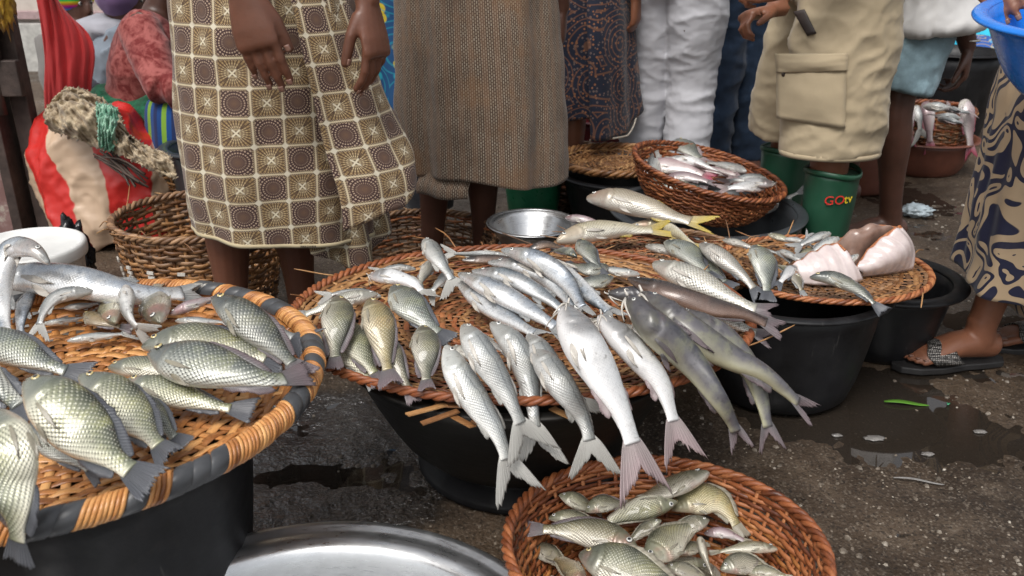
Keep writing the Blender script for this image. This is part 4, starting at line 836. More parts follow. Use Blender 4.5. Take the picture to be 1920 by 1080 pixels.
def skate(label, outline, apex, bulge, z0):
    """a wing fanned from a thick root edge to a thin orange margin: outline = margin points, apex = root points (x, y, z above tray)."""
    o = [P(a, b, z0 + c) for a, b, c in outline]; ap = [P(a, b, z0 + c) for a, b, c in apex]
    n, k = 28, 14; O = catmull(o, n); A = catmull(ap, n); org = A[0].copy(); v = []; uv = []; bd = np.array(bulge)
    for i in range(n):
        for j in range(k):
            t = j / (k - 1); q = A[i] * (1 - t) + O[i] * t + bd * math.sin(PI * t) * math.sin(PI * (.1 + .8 * i / (n - 1)))
            q = q + np.array((0, 0, .004 * math.sin(i * .9) * t)); v.append(q - org); uv.append((i / (n - 1), t))
    f = [(i * k + j, i * k + j + 1, (i + 1) * k + j + 1, (i + 1) * k + j) for i in range(n - 1) for j in range(k - 1)]
    t = empty('skate_wing', tuple(org), 0, label, 'skate wing')
    me = mk('flesh', v, f, SK, t, True, {'n': uv}); me.data.materials.append(SKB)
    sm_ = me.modifiers.new('s', 'SOLIDIFY'); sm_.thickness = .007; sm_.offset = -1; sm_.material_offset = 0
    mk('fin_margin', *tube([Vector(q - org) for q in O], .0034, 6), simple('skate_margin', (.36, .13, .05), .35, var=.3), t)
    return t
skate('smaller pinkish skate wing folded in front on the tray', [(1486, 500, .03), (1520, 478, .055), (1565, 458, .075), (1585, 470, .07)], [(1500, 530, .0), (1540, 533, .0), (1590, 532, .0), (1614, 524, .0)], (0, -.015, .012), ZR)
skate('larger skate wing with white flesh facing the right end of the tray', [(1603, 506, .02), (1630, 468, .06), (1662, 440, .095), (1688, 424, .11)], [(1612, 515, .0), (1650, 512, .0), (1695, 506, .0), (1712, 500, .01)], (.02, -.03, .02), ZR)
w_ = skate('brown backed skate wing curled behind the larger white one', [(1562, 468, .04), (1590, 440, .085), (1640, 424, .105), (1688, 428, .10)], [(1600, 505, .01), (1625, 490, .01), (1655, 480, .015), (1690, 480, .02)], (0, -.02, .03), ZR)
for c_ in w_.children:
    if c_.name.startswith('flesh'): c_.data.materials.clear(); c_.data.materials.append(SKB)
# ================================================================ PEOPLE
def vnoise(p, f, seed=0): return noise.noise(Vector((p[0] * f[0] + seed, p[1] * f[1], p[2] * f[2])))
def blob(name, tubes, voxel, mat, parent, org, smooth=3, wr=None, seed=0, uvz=False):
    """union of tubes as one continuous voxel-remeshed surface, with optional cloth creases."""
    mb = MB()
    for v, f in tubes: mb.add((v, f))
    me = bpy.data.meshes.new('tmp'); me.from_pydata([tuple(Vector(q) - Vector(org)) for q in mb.v], [], mb.f)
    bmx = bmesh.new(); bmx.from_mesh(me); bmesh.ops.recalc_face_normals(bmx, faces=bmx.faces); bmx.to_mesh(me); bmx.free()
    o = bpy.data.objects.new('tmp', me); COL.objects.link(o)
    r = o.modifiers.new('r', 'REMESH'); r.mode = 'VOXEL'; r.voxel_size = voxel
    s = o.modifiers.new('s', 'SMOOTH'); s.factor = .5; s.iterations = smooth
    dg = bpy.context.evaluated_depsgraph_get(); nm = bpy.data.meshes.new_from_object(o.evaluated_get(dg)); bpy.data.objects.remove(o); bpy.data.meshes.remove(me)
    nm.name = name
    if wr:
        n = len(nm.vertices); co = np.empty(n * 3, np.float32); no = np.empty(n * 3, np.float32)
        nm.vertices.foreach_get('co', co); nm.vertices.foreach_get('normal', no); co = co.reshape(-1, 3); no = no.reshape(-1, 3)
        d = np.empty(n)
        for i, p in enumerate(co):
            a = 0.0
            for amp, fr, rid in wr:
                q = vnoise(p, fr, seed); a += amp * ((1 - 2 * abs(q) ** .7) if rid else q)
            d[i] = a
        nm.vertices.foreach_set('co', (co + no * d[:, None]).astype(np.float32).ravel())
    nm.polygons.foreach_set('use_smooth', [True] * len(nm.polygons)); nm.update()
    nm.materials.clear()
    o = link(name, nm, mat, parent); return o
def skin_mat(name, c):
    m = MT(name); oc = m.coord(); nz = m.noise(oc, 9, 4, .6); f = m.noise(oc, 160, 4, .6)
    m.set(Base_Color=m.ramp(nz, [(.3, tuple(x * .75 for x in c)), (.7, tuple(x * 1.2 for x in c))]), Roughness=m.ramp(f, [(.3, .36), (.7, .52)]), Subsurface_Weight=.08)
    m.b.inputs['Subsurface Radius'].default_value = (.02, .008, .004); m.b.inputs['Subsurface Scale'].default_value = .3
    m.set(Normal=m.bump(m.M('ADD', f, m.M('MULTIPLY', m.vor(oc, 220), .6)), .25, .0008)); return m.m
SK1 = skin_mat('skin_deep_brown', (.125, .048, .027)); SK2 = skin_mat('skin_dark', (.080, .034, .022)); SK3 = skin_mat('skin_warm_brown', (.20, .080, .043))
NAIL = simple('nail', (.22, .12, .09), .3, var=.1); HAIR = simple('hair', (.008, .007, .006), .7, var=.4, nscale=60, bump=.8, bdist=.006)
EYEW = simple('eye_white', (.65, .62, .56), .2, var=.05); PUP = simple('iris_dark', (.01, .007, .005), .1, var=0, bump=0)
def V3(*a): return Vector(a)
def joints(x, y, hd, H=1.65, spread=.10):
    k = H / 1.65; f = V3(math.cos(R(hd)), math.sin(R(hd)), 0); r = V3(f.y, -f.x, 0); b = V3(x, y, 0); u = V3(0, 0, 1)
    J = dict(fwd=f, rt=r, base=b, k=k)
    for s, n in ((1, 'R'), (-1, 'L')):
        J['hip' + n] = b + r * (.085 * k * s) + u * (.87 * k); J['knee' + n] = b + r * (spread * .95 * k * s) + f * .01 + u * (.46 * k); J['ank' + n] = b + r * (spread * k * s) - f * .02 + u * (.075 * k)
        J['sh' + n] = b + r * (.175 * k * s) + u * (1.36 * k); J['el' + n] = b + r * (.225 * k * s) + u * (1.08 * k) - f * .02; J['wr' + n] = b + r * (.235 * k * s) + u * (.84 * k) + f * .05
        J['hd' + n] = V3(0, 0, -1) + f * .15; J['pn' + n] = -r * s; J['th' + n] = f.copy(); J['foot' + n] = f.copy()
    J['pel'] = b + u * (.90 * k); J['waist'] = b + u * (1.05 * k); J['chest'] = b + u * (1.25 * k); J['neck'] = b + u * (1.43 * k); J['head'] = b + u * (1.56 * k) + f * .015
    J['hf'] = f.copy(); return J
def leg_tube(J, n, k, grow=0.0, to=1.0, sc=1.0, nn=14):
    a, b, c = J['hip' + n], J['knee' + n], J['ank' + n]
    pts = [a, a.lerp(b, .35), a.lerp(b, .75), b, b.lerp(c, .28), b.lerp(c, .65), c]; rr = [.088, .080, .060, .055, .057, .041, .036]
    P_ = catmull([(*p, r) for p, r in zip(pts, rr)], nn); m = max(3, int(nn * to))
    return tube([q[:3] for q in P_[:m]], [q[3] * k * sc + grow for q in P_[:m]], 16, True, J['fwd'])
def hand_tubes(W, d, pn, th, k=1.0, curl=.45, spread=.10, thumb=(.55, .75, .25)):
    d = d.normalized(); s = (th - d * th.dot(d)).normalized(); pn = pn - d * pn.dot(d); pn = (pn - s * pn.dot(s)).normalized()
    out = []; nails = []
    out.append(tube([W - d * .04 * k, W, W + d * .03 * k, W + d * .065 * k, W + d * .092 * k, W + d * .100 * k], [(.021 * k, .026 * k), (.019 * k, .027 * k), (.017 * k, .036 * k), (.016 * k, .041 * k), (.013 * k, .041 * k), (.008 * k, .037 * k)], 14, True, s))
    for i, (o, L, r) in enumerate(((.0305, .078, .0092), (.0105, .088, .0095), (-.0100, .081, .0090), (-.0290, .064, .0080))):
        b = W + d * (.086 if i < 3 else .080) * k + s * o * k; dirv = (d + s * (o * spread * 18) * .35).normalized(); p = b - dirv * .01 * k; pts = [p]; rad = [r * k * .95]; ang = .12
        for j, (fr, cu) in enumerate(((.46, .55), (.30, .95), (.26, .75))):
            ang += curl * cu * (1 + .12 * i); q = (dirv * math.cos(ang) + pn * math.sin(ang)); p = p + q * L * fr * k + (q * .01 * k if j == 0 else V3(0, 0, 0))
            pts += [p - q * L * fr * k * .45, p]; rad += [r * k * (.93 - .08 * j), r * k * (1.0 - .10 * j)]
        e = (pts[-1] - pts[-2]).normalized(); pts.append(p + e * r * .55 * k); rad[-1] = r * k * .78; rad.append(r * k * .40)
        out.append(tube(pts, rad, 10, True, s)); up = e.cross(s); up = up if up.dot(pn) < 0 else -up; nails.append((p - e * r * .1 * k + up * r * .62 * k, e, up, r * k))
    a, b_, c = thumb; t1 = (d * a + s * b_ + pn * c).normalized(); t2 = (d * (a + .35) + s * (b_ - .35) + pn * (c + .1)).normalized()
    b = W + d * .022 * k + s * .020 * k + pn * .006 * k; p1 = b + t1 * .040 * k; p2 = p1 + t2 * .032 * k; p3 = p2 + t2 * .024 * k
    out.append(tube([b, b.lerp(p1, .5), p1, p2, p3, p3 + t2 * .005], [.017 * k, .0145 * k, .0115 * k, .0108 * k, .0088 * k, .004 * k], 10, True, pn))
    up = t2.cross(pn).normalized(); nails.append((p3 - t2 * .004 + up * .0 - pn * .0075 * k, t2, -pn, .0105 * k))
    return out, nails
def person(name_label, J, skin, voxel=.009, hk=1.0, hands=True, bare=(True, True), hat=None, hair=True, k2=1.0, curlR=.45, curlL=.45, thR=None, thL=None, nails=False, toes=False):
    k = J['k'] * k2; f = J['fwd']; T = []; NL = []
    root = empty('person', tuple(J['base']), 0, name_label, 'person'); u = V3(0, 0, 1)
    for n in 'RL':
        T.append(leg_tube(J, n, k)); a = J['ank' + n]; g = J['foot' + n]; gz = V3(g.x, g.y, 0).normalized(); z0 = a.z - .075 * k; sd = V3(gz.y, -gz.x, 0)
        def fp(q, z, s=0): return V3(a.x, a.y, z0) + gz * q * k + u * z * k + sd * s * k
        T.append(tube([fp(-.062, .035), fp(-.05, .036), fp(0, .045), fp(.06, .042), fp(.12, .028), fp(.155, .020), fp(.168, .018)], [(.018 * k, .02 * k), (.032 * k, .034 * k), (.034 * k, .042 * k), (.040 * k, .034 * k), (.046 * k, .022 * k), (.042 * k, .017 * k), (.03 * k, .012 * k)], 14, True, u))
        T.append(tube([a + u * .04, fp(-.005, .06), fp(.0, .03)], [.036 * k, .038 * k, .034 * k], 12, True, f))
        if toes:
            sgn = 1 if n == 'R' else -1
            for i, (o, L, r) in enumerate(((-.030, .205, .0135), (-.008, .200, .0095), (.010, .192, .0090), (.026, .182, .0085), (.040, .168, .0085))):
                T.append(tube([fp(.13, .022, o * sgn * .95), fp(L * .8, .020, o * sgn), fp(L - .012, .014, o * sgn), fp(L, .010, o * sgn)], [r * k, r * k * .95, r * k, r * k * .5], 10, True, u))
                NL.append((fp(L - .008, .014 + r * .7, o * sgn), gz, u, r * k))
    pl, wa, ch, ne, he = J['pel'], J['waist'], J['chest'], J['neck'], J['head']
    tp = catmull([(*(pl - u * .08 * k), .12, .10), (*pl, .165, .125), (*wa, .138, .105), (*ch, .168, .115), (*(ne - (ne - ch) * .28), .145, .085), (*(ne + (ne - ch) * .02), .065, .062), (*(ne.lerp(he, .5)), .054, .056)], 16)
    T.append(tube([q[:3] for q in tp], [(q[3] * k, q[4] * k) for q in tp], 20, True, f))
    for n in 'RL':
        s, e, w = J['sh' + n], J['el' + n], J['wr' + n]
        q = catmull([(*s, .056), (*s.lerp(e, .4), .050), (*e, .040), (*e.lerp(w, .3), .041), (*e.lerp(w, .75), .030), (*w, .026)], 14)
        T.append(tube([x[:3] for x in q], [x[3] * k for x in q], 12, True, f)); T.append(tube([ne.lerp(s, .2) - u * .03 * k, s], [.06 * k, .058 * k], 10, True, f))
        if hands:
            hb, nl = hand_tubes(w, J['hd' + n], J['pn' + n], J['th' + n], k * hk, curlR if n == 'R' else curlL, thumb=(thR if n == 'R' else thL) or (.62, .62, .28)); T += hb; NL += nl
    hf = J['hf'].normalized(); hs = V3(hf.y, -hf.x, 0); hu = u
    def hp(x, y, z): return he + hs * (x * k) + hf * (y * k) + hu * (z * k)
    hq = [(-.115, .055, .030, .030), (-.10, .045, .045, .050), (-.06, .022, .062, .078), (-.01, .004, .072, .094), (.04, -.004, .076, .098), (.08, -.008, .066, .085), (.105, -.010, .044, .058), (.118, -.010, .015, .02)]
    T.append(tube([hp(0, y, z) for z, y, a, b in hq], [(a * k, b * k) for z, y, a, b in hq], 22, True, hf))
    T.append(tube([hp(0, .094, .025), hp(0, .108, -.012), hp(0, .112, -.028), hp(0, .09, -.038)], [.009 * k, .014 * k, (.019 * k, .012 * k), .008 * k], 10, True, hu)); T.append(tube([hp(-.045, .080, .034), hp(0, .094, .036), hp(.045, .080, .034)], [.010 * k, .011 * k, .010 * k], 8, True, hu))
    T.append(tube([hp(-.026, .082, -.062), hp(0, .096, -.060), hp(.026, .082, -.062)], [.005 * k, .010 * k, .005 * k], 8, True, hu)); T.append(tube([hp(-.022, .080, -.078), hp(0, .092, -.077), hp(.022, .080, -.078)], [.005 * k, .010 * k, .005 * k], 8, True, hu))
    for s in (1, -1): T.append(tube([hp(.076 * s, -.005, .022), hp(.084 * s, -.012, .0), hp(.076 * s, -.002, -.025)], [.008 * k, (.012 * k, .017 * k), .007 * k], 8, True, hf))
    blob('body', T, voxel, skin, root, J['base'], 2)
    for s in (1, -1):
        o = link('eye', EYEM['eye_silver'] if False else EYEP, None, root); o.location = hp(.030 * s, .079, .012) - J['base']; o.scale = (.0125 * k,) * 3; o.rotation_euler = hf.to_track_quat('Z', 'Y').to_euler()
    if nails:
        for c, e, upv, r in NL:
            x = e.cross(upv).normalized(); nv = []
            for i in range(5):
                for j in range(4): a = (j / 3 - .5) * 1.7; nv.append(c - J['base'] + e * (i / 4 - .5) * r * 1.2 + x * math.sin(a) * r * .75 * (1 if i < 4 else .75) + upv * (math.cos(a) * r * .42 - r * .05))
            solid(mk('nail', nv, [(i * 4 + j, i * 4 + j + 1, i * 4 + j + 5, i * 4 + j + 4) for i in range(4) for j in range(3)], NAIL, root), .0008)
    if hair and not hat:
        bmh = bmesh.new(); bmesh.ops.create_icosphere(bmh, subdivisions=4, radius=1)
        for q in bmh.verts:
            d = q.co.normalized(); kk = 1 + .05 * noise.noise(d * 9)
            yy = d.y * .104; q.co = Vector((d.x * .085 * kk, yy * kk - .012, d.z * .105 * kk + .02))
        bmesh.ops.delete(bmh, geom=[q for q in bmh.verts if (q.co.y > .03 and q.co.z < .055) or q.co.z < -.045], context='VERTS')
        me = bpy.data.meshes.new('hair'); bmh.to_mesh(me); bmh.free(); o = link('hair', me, HAIR, root); o.location = he - J['base']; o.scale = (k,) * 3; o.rotation_euler = (0, 0, math.atan2(hf.y, hf.x) - PI / 2); solid(o, .012, 1)
    root['_k'] = k; del root['_k']
    return root
bmx_ = bmesh.new(); bmesh.ops.create_uvsphere(bmx_, u_segments=16, v_segments=10, radius=1); EYEP = bpy.data.meshes.new('eye'); bmx_.to_mesh(EYEP); bmx_.free(); EYEP.polygons.foreach_set('use_smooth', [True] * len(EYEP.polygons)); EYEP.materials.append(eye_mat('eye_brown', (.60, .56, .50)))
def shirt(root, J, mat, sleeve=.55, hem=None, grow=.022, seed=0, name='shirt', vox=.012, wr=None):
    k = J['k']; f = J['fwd']; u = V3(0, 0, 1); pl, wa, ch, ne = J['pel'], J['waist'], J['chest'], J['neck']; T = []
    lo = pl - u * (.02 if hem is None else 0) if hem is None else hem
    tp = catmull([(*lo, .180, .140), (*pl.lerp(wa, .4), .176, .135), (*wa, .158, .122), (*ch, .180, .128), (*(ne - (ne - ch) * .26), .155, .095), (*(ne - (ne - ch) * .06), .085, .078)], 16)
    T.append(tube([q[:3] for q in tp], [((q[3]) * k + grow * .5, (q[4]) * k + grow * .5) for q in tp], 22, True, f))
    for n in 'RL':
        s, e, w = J['sh' + n], J['el' + n], J['wr' + n]; q = catmull([(*s, .062), (*s.lerp(e, .5), .058), (*e, .052), (*w, .040)], 16); m = max(4, int(16 * sleeve))
        T.append(tube([x[:3] for x in q[:m]], [x[3] * k + grow * .6 for x in q[:m]], 14, True, f)); T.append(tube([ne.lerp(s, .25) - u * .04 * k, s], [.07 * k, .068 * k], 10, True, f))
    return blob(name, T, vox, mat, root, J['base'], 3, wr or [(.007, (7, 7, 5), 1), (.003, (22, 22, 14), 0)], seed)
def trousers(root, J, mat, to=1.0, grow=.022, flare=0.0, seed=0, name='trousers', vox=.010, wr=None, top=None):
    k = J['k']; f = J['fwd']; u = V3(0, 0, 1); T = []
    for n in 'RL':
        a, b, c = J['hip' + n], J['knee' + n], J['ank' + n]
        P_ = catmull([(*a, .100), (*a.lerp(b, .4), .094), (*b, .072), (*b.lerp(c, .5), .068), (*(c - u * .01), .068)], 22); m = max(4, int(22 * to))
        T.append(tube([q[:3] for q in P_[:m]], [q[3] * k + grow + flare * (i / m) for i, q in enumerate(P_[:m])], 18, True, f))
    pl, wa = J['pel'], top or J['waist']
    T.append(tube([pl - u * .10 * k, pl, pl.lerp(wa, .6), wa], [(.15 * k + grow, .12 * k + grow), (.175 * k + grow, .135 * k + grow), (.16 * k + grow, .125 * k + grow), (.15 * k + grow, .118 * k + grow)], 22, True, f))
    return blob(name, T, vox, mat, root, J['base'], 2, wr or [(.010, (6, 6, 9), 1), (.004, (16, 16, 24), 1), (.0015, (45, 45, 45), 0)], seed)
def loft_cloth(name, rings, mat, parent, org, a0=0, a1=2 * PI, na=120, nz=60, folds=((5, .012, .4), (9, .006, 1.2)), grow=1.4, th=.003, seed=0, hemfn=None, amp2=.003):
    """rings: (z, cx, cy, rx, ry) from top to hem; angle 0 = +x, -pi/2 faces the camera."""
    Rg = catmull([tuple(q) for q in rings], nz) if len(rings) > 2 else None
    full = abs(a1 - a0 - 2 * PI) < 1e-4; cols = na if full else na + 1; v = []; uv = []; s = 0
    for i in range(nz):
        z, cx, cy, rx, ry = Rg[i]; t = i / (nz - 1)
        for k in range(cols):
            a = a0 + (a1 - a0) * k / na; d = 0
            for n_, am, ph in folds: d += am * (.25 + grow * t) * math.sin(n_ * a + ph + .8 * t * math.sin(ph * 3))
            d += amp2 * noise.noise((math.cos(a) * 4 + seed, math.sin(a) * 4, z * 9)) * 2 + amp2 * (1 - 2 * abs(noise.noise((math.cos(a) * 3 + seed, math.sin(a) * 3, z * 5 + a))))
            dz = hemfn(a, t) if hemfn else 0
            v.append((cx + (rx + d) * math.cos(a) - org[0], cy + (ry + d) * math.sin(a) - org[1], z + dz - org[2])); uv.append((a * .21, -s * 1.0 + dz))
        if i < nz - 1: s += abs(Rg[i + 1][0] - z) + .3 * abs(Rg[i + 1][3] - rx)
    f = []
    for i in range(nz - 1):
        for k in range(na):
            k2 = (k + 1) % cols; f.append((i * cols + k, i * cols + k2, (i + 1) * cols + k2, (i + 1) * cols + k))
    o = mk(name, v, f, mat, parent, True)
    L = o.data.uv_layers.new(name='c'); li = 0; full_u = 2 * PI * .21
    arr = np.array(uv); idx = np.empty(len(o.data.loops), np.int32); o.data.loops.foreach_get('vertex_index', idx); q = arr[idx].reshape(-1, 4, 2)
    if full:
        wrap = (q[:, :, 0].max(1) - q[:, :, 0].min(1)) > full_u / 2
        qq = q[wrap]; qq[:, :, 0] = np.where(qq[:, :, 0] < full_u / 2 + a0 * .21, qq[:, :, 0] + full_u, qq[:, :, 0]); q[wrap] = qq
    L.data.foreach_set('uv', q.astype(np.float32).ravel())
    return solid(o, th)
# ---------------------------------------------------------------- cloth materials
def cloth_base(m, col, rough=.8, fine=700, b=.15):
    oc = m.coord(); w = m.noise(oc, fine / 4, 3, .6)
    m.set(Base_Color=col, Roughness=rough, Sheen_Weight=.15, Normal=m.bump(m.M('ADD', w, m.M('MULTIPLY', m.noise(oc, 30, 3), 2)), b, .0015)); m.b.inputs['Specular IOR Level'].default_value = .25
    return m.m
def plain_cloth(name, c, var=.2, sc=6, rough=.8):
    m = MT(name); oc = m.coord(); nz = m.noise(oc, sc, 5, .6)
    return cloth_base(m, m.ramp(nz, [(.3, tuple(x * (1 - var) for x in c)), (.7, tuple(min(1, x * (1 + var)) for x in c))]), rough)
def check_cloth():
    m = MT('brown_check_wax_print'); x, y, _ = m.sep(m.uv('c')); S_ = .066
    gx, gy = m.M('DIVIDE', x, S_), m.M('DIVIDE', y, S_)
    ix, iy = m.M('FLOOR', gx), m.M('FLOOR', gy); fx = m.M('SUBTRACT', m.M('SUBTRACT', gx, ix), .5); fy = m.M('SUBTRACT', m.M('SUBTRACT', gy, iy), .5)
    par = m.M('ABSOLUTE', m.M('SUBTRACT', m.M('MODULO', m.M('ABSOLUTE', m.M('ADD', ix, iy)), 2.0), 0.0)); par = m.M('GREATER_THAN', par, .5)
    ax, ay = m.M('ABSOLUTE', fx), m.M('ABSOLUTE', fy); mx = m.M('MAXIMUM', ax, ay); rad = m.M('SQRT', m.M('ADD', m.M('MULTIPLY', fx, fx), m.M('MULTIPLY', fy, fy)))
    ang = m.M('ARCTAN2', fy, fx); rays = m.ss(m.M('SINE', m.M('MULTIPLY', ang, 26)), -.5, .1); rings = m.ss(m.M('SINE', m.M('MULTIPLY', rad, 62)), -.2, .4)
    dots = m.M('MULTIPLY', m.M('MULTIPLY', rays, rings), 1.0)
    nz = m.noise(m.uv('c'), 40, 3)
    dark = (.050, .024, .022); cream = (.54, .44, .27); tan = (.33, .225, .105)
    A = m.mix(m.M('MULTIPLY', dots, m.ss(rad, .10, .36)), dark, (.40, .30, .22)); A = m.mix(m.ss(rad, .2, .0), A, (.10, .05, .03)); A = m.mix(m.M('MULTIPLY', m.M('MULTIPLY', rays, m.ss(rad, .36, .16)), .5), A, (.20, .13, .09))
    B = m.mix(m.M('MULTIPLY', m.M('MULTIPLY', rays, m.ss(rings, -.6, .6)), m.ss(rad, .04, .12)), (.085, .048, .026), m.mix(m.ss(rad, .46, .12), tan, cream))
    dg = m.M('ABSOLUTE', m.M('SUBTRACT', ax, ay)); B = m.mix(m.M('MULTIPLY', m.ss(dg, .035, .012), m.ss(rad, .5, .35)), B, (.06, .03, .02)); B = m.mix(m.M('MULTIPLY', m.ss(dg, .05, .025), m.ss(rad, .22, .14)), B, (.62, .56, .42))
    col = m.mix(par, A, B)
    inner = m.ss(mx, .405, .43); bd = m.ss(m.M('SINE', m.M('MULTIPLY', m.M('ADD', fx, fy), 88)), 0, .4); col = m.mix(m.M('MULTIPLY', inner, .9), col, m.mix(bd, (.05, .025, .02), (.42, .33, .21)))
    col = m.mix(m.ss(mx, .468, .478), col, (.54, .46, .31)); corner = m.M('MULTIPLY', m.ss(m.M('ADD', ax, ay), .86, .89), 1.0); col = m.mix(corner, col, (.60, .55, .43))
    col = m.mix(m.M('MULTIPLY', m.ss(nz, .5, .75), .25), col, (.13, .08, .05))
    return cloth_base(m, col, .75)
def weave_cloth():
    m = MT('brown_brick_print'); c = m.uv('c'); br = m.n('TexBrick', offset=.5, i_Scale=1.0); m.put(br.inputs['Vector'], m.mapping(c, (62, 62, 1), (0, 0, R(90))))
    br.inputs['Color1'].default_value = (.36, .315, .245, 1); br.inputs['Color2'].default_value = (.25, .195, .14, 1); br.inputs['Mortar'].default_value = (.075, .045, .03, 1)
    br.inputs['Mortar Size'].default_value = .10; br.inputs['Brick Width'].default_value = .62; br.inputs['Row Height'].default_value = .34; br.inputs['Mortar Smooth'].default_value = .2
    x, y, _ = m.sep(c); col = br.outputs[0]
    col = m.mix(m.M('MULTIPLY', m.M('GREATER_THAN', m.M('SINE', m.M('MULTIPLY', x, 195)), .2), .35), col, (.22, .13, .08))
    nz = m.noise(c, 5, 4, .6); col = m.mix(m.M('MULTIPLY', m.ss(nz, .52, .68), .40), col, (.22, .11, .045)); col = m.mix(m.M('MULTIPLY', m.ss(m.noise(c, 3, 3), .55, .7), .35), col, (.06, .04, .03))
    return cloth_base(m, col, .8)
def swirl_cloth():
    m = MT('navy_tan_swirl_print'); c = m.uv('c'); n1 = m.n('TexNoise'); m.put(n1.inputs['Vector'], c); n1.inputs['Scale'].default_value = 9; n1.inputs['Detail'].default_value = .5
    off = m.n('VectorMath', operation='SCALE', i_0=n1.outputs[1], i_3=.22).outputs[0]; w = m.n('VectorMath', operation='ADD', i_0=c, i_1=off).outputs[0]
    v = m.vor(w, 12.5, .9, 'SMOOTH_F1', 0, '2D'); wv = m.M('SINE', m.M('ADD', m.M('MULTIPLY', v, 19), m.M('MULTIPLY', m.noise(w, 8, 0), 9)))
    e = m.ss(wv, -.10, .02); col = m.mix(e, (.016, .017, .042), (.44, .32, .20)); col = m.mix(m.M('MULTIPLY', m.ss(m.noise(c, 14, 3), .5, .75), .2), col, (.12, .09, .07))
    return cloth_base(m, col, .62)
def batik(name, bg_, a, b, sc=26):
    m = MT(name); oc = m.coord(); d = m.vor(oc, sc, .8); r = m.sep(m.vor(oc, sc, .8, 'F1', 1))
    col = m.mix(m.ss(d, .34, .26), bg_, m.mix(m.ss(r[0], .3, .6), a, b)); col = m.mix(m.ss(d, .12, .08), col, bg_); ring = m.M('SINE', m.M('MULTIPLY', m.vor(oc, 6, .5), 60))
    col = m.mix(m.M('MULTIPLY', m.ss(ring, .6, .9), .5), col, a); return cloth_base(m, col, .7)
def lace(name, lo, hi):
    m = MT(name); oc = m.coord(); n_ = m.M('ADD', m.M('MULTIPLY', m.noise(oc, 16, 3, .6, 1.5), .7), m.M('MULTIPLY', m.noise(oc, 70, 3, .6), .3))
    return cloth_base(m, m.ramp(n_, [(.42, lo), (.50, tuple((x + y) / 2 for x, y in zip(lo, hi))), (.58, hi)]), .8, b=.4)
def stripes(name, cols, f=70, axis=2):
    m = MT(name); q = m.sep(m.coord())[axis]; fr = m.M('FRACT', m.M('MULTIPLY', q, f / len(cols))); n_ = len(cols)
    return cloth_base(m, m.ramp(fr, [(i / n_, c) for i, c in enumerate(cols)], 'CONSTANT'), .8)
CHECK, WEAVE, SWIRL = check_cloth(), weave_cloth(), swirl_cloth()
# ---------------------------------------------------------------- woman in the checked wrapper
Yc = 2.12; bx = -.585
J = joints(bx, Yc, -88, 1.66, .09)
J['ankR'] = V3(PY(428, 520, Yc - .02).x, Yc - .02, .078); J['kneeR'] = V3(J['ankR'].x + .01, Yc, .46); J['ankL'] = V3(PY(565, 540, Yc + .08).x, Yc + .08, .078); J['kneeL'] = V3(J['ankL'].x - .01, Yc + .08, .46)
J['wrR'] = PY(456, -16, 1.84); J['elR'] = J['wrR'] + V3(-.045, .13, .22); J['shR'] = V3(bx - .165, Yc + .0, 1.34)
J['hdR'] = V3(.20, -.10, -1); J['pnR'] = V3(.1, 1, 0); J['thR'] = V3(1, -.12, .2)
J['wrL'] = PY(688, 6, 1.98); J['elL'] = J['wrL'] + V3(.05, .06, .24); J['hdL'] = V3(.18, -.12, -1); J['pnL'] = V3(-.75, -.45, 0); J['thL'] = V3(-.45, -.9, 0)
wA = person('woman in a brown checked wrapper standing between the left trays and baskets', J, SK1, .0042, hk=1.14, nails=True, curlR=.15, curlL=.36, thR=(.92, .50, .22), thL=(.85, .55, .45))
org = J['base']
shirt(wA, J, plain_cloth('mauve_blouse', (.22, .10, .16)), .5, J['pel'] + V3(0, 0, .03), seed=2)
def hemA(a, t): return -.018 * math.cos(a - .1) * t
skA = loft_cloth('wrapper_skirt', [(1.06, bx - .005, Yc, .165, .125), (.90, bx + .012, Yc, .208, .160), (.62, bx + .005, Yc - .005, .222, .165), (.47, bx + .000, Yc - .01, .218, .155), (.372, bx - .000, Yc - .01, .212, .15)], CHECK, wA, org, folds=((3, .006, 1.9), (7, .0045, .6), (11, .002, 2.2)), seed=3, hemfn=hemA, nz=80, na=150, th=.002)
flp = loft_cloth('wrapper_flap', [(1.04, bx, Yc - .01, .172, .132), (.85, bx + .012, Yc - .012, .222, .175), (.66, bx + .025, Yc - .02, .262, .190), (.55, bx + .04, Yc - .03, .295, .200), (.475, bx + .04, Yc - .035, .305, .200)], CHECK, wA, org, a0=-1.02, a1=.5, na=60, nz=70, folds=((6, .006, 2.4), (9, .003, .5)), seed=8, hemfn=lambda a, t: (.16 * max(0, a + .35) - .06 * max(0, -.55 - a) - .02) * t * t, th=.002)
loft_cloth('inner_wrapper', [(.60, bx + .05, Yc + .03, .15, .13), (.46, bx + .06, Yc + .03, .165, .13), (.34, bx + .075, Yc + .03, .17, .13), (.265, bx + .085, Yc + .03, .165, .13)], CHECK, wA, org, a0=-1.5, a1=.3, na=40, nz=30, folds=((8, .012, .3),), seed=5, hemfn=lambda a, t: .10 * abs(a + .75) * t, th=.002)
HEM = plain_cloth('cream_selvedge', (.42, .35, .22)); hv = []
for k in range(0, 151):
    a = 2 * PI * k / 150; t = 1.0; d = sum(am * (.25 + 1.4) * math.sin(n_ * a + ph + .8 * math.sin(ph * 3)) for n_, am, ph in ((3, .006, 1.9), (7, .0045, .6), (11, .002, 2.2)))
    d += .003 * noise.noise((math.cos(a) * 4 + 3, math.sin(a) * 4, .372 * 9)) * 2 + .003 * (1 - 2 * abs(noise.noise((math.cos(a) * 3 + 3, math.sin(a) * 3, .372 * 5 + a))))
    hv.append(V3((.2135 + d) * math.cos(a), -.01 + (.1515 + d) * math.sin(a), .372 + hemA(a, 1) + .002))
hv = [h + V3(bx - org.x, Yc - org.y, 0) for h in hv[:-1]]
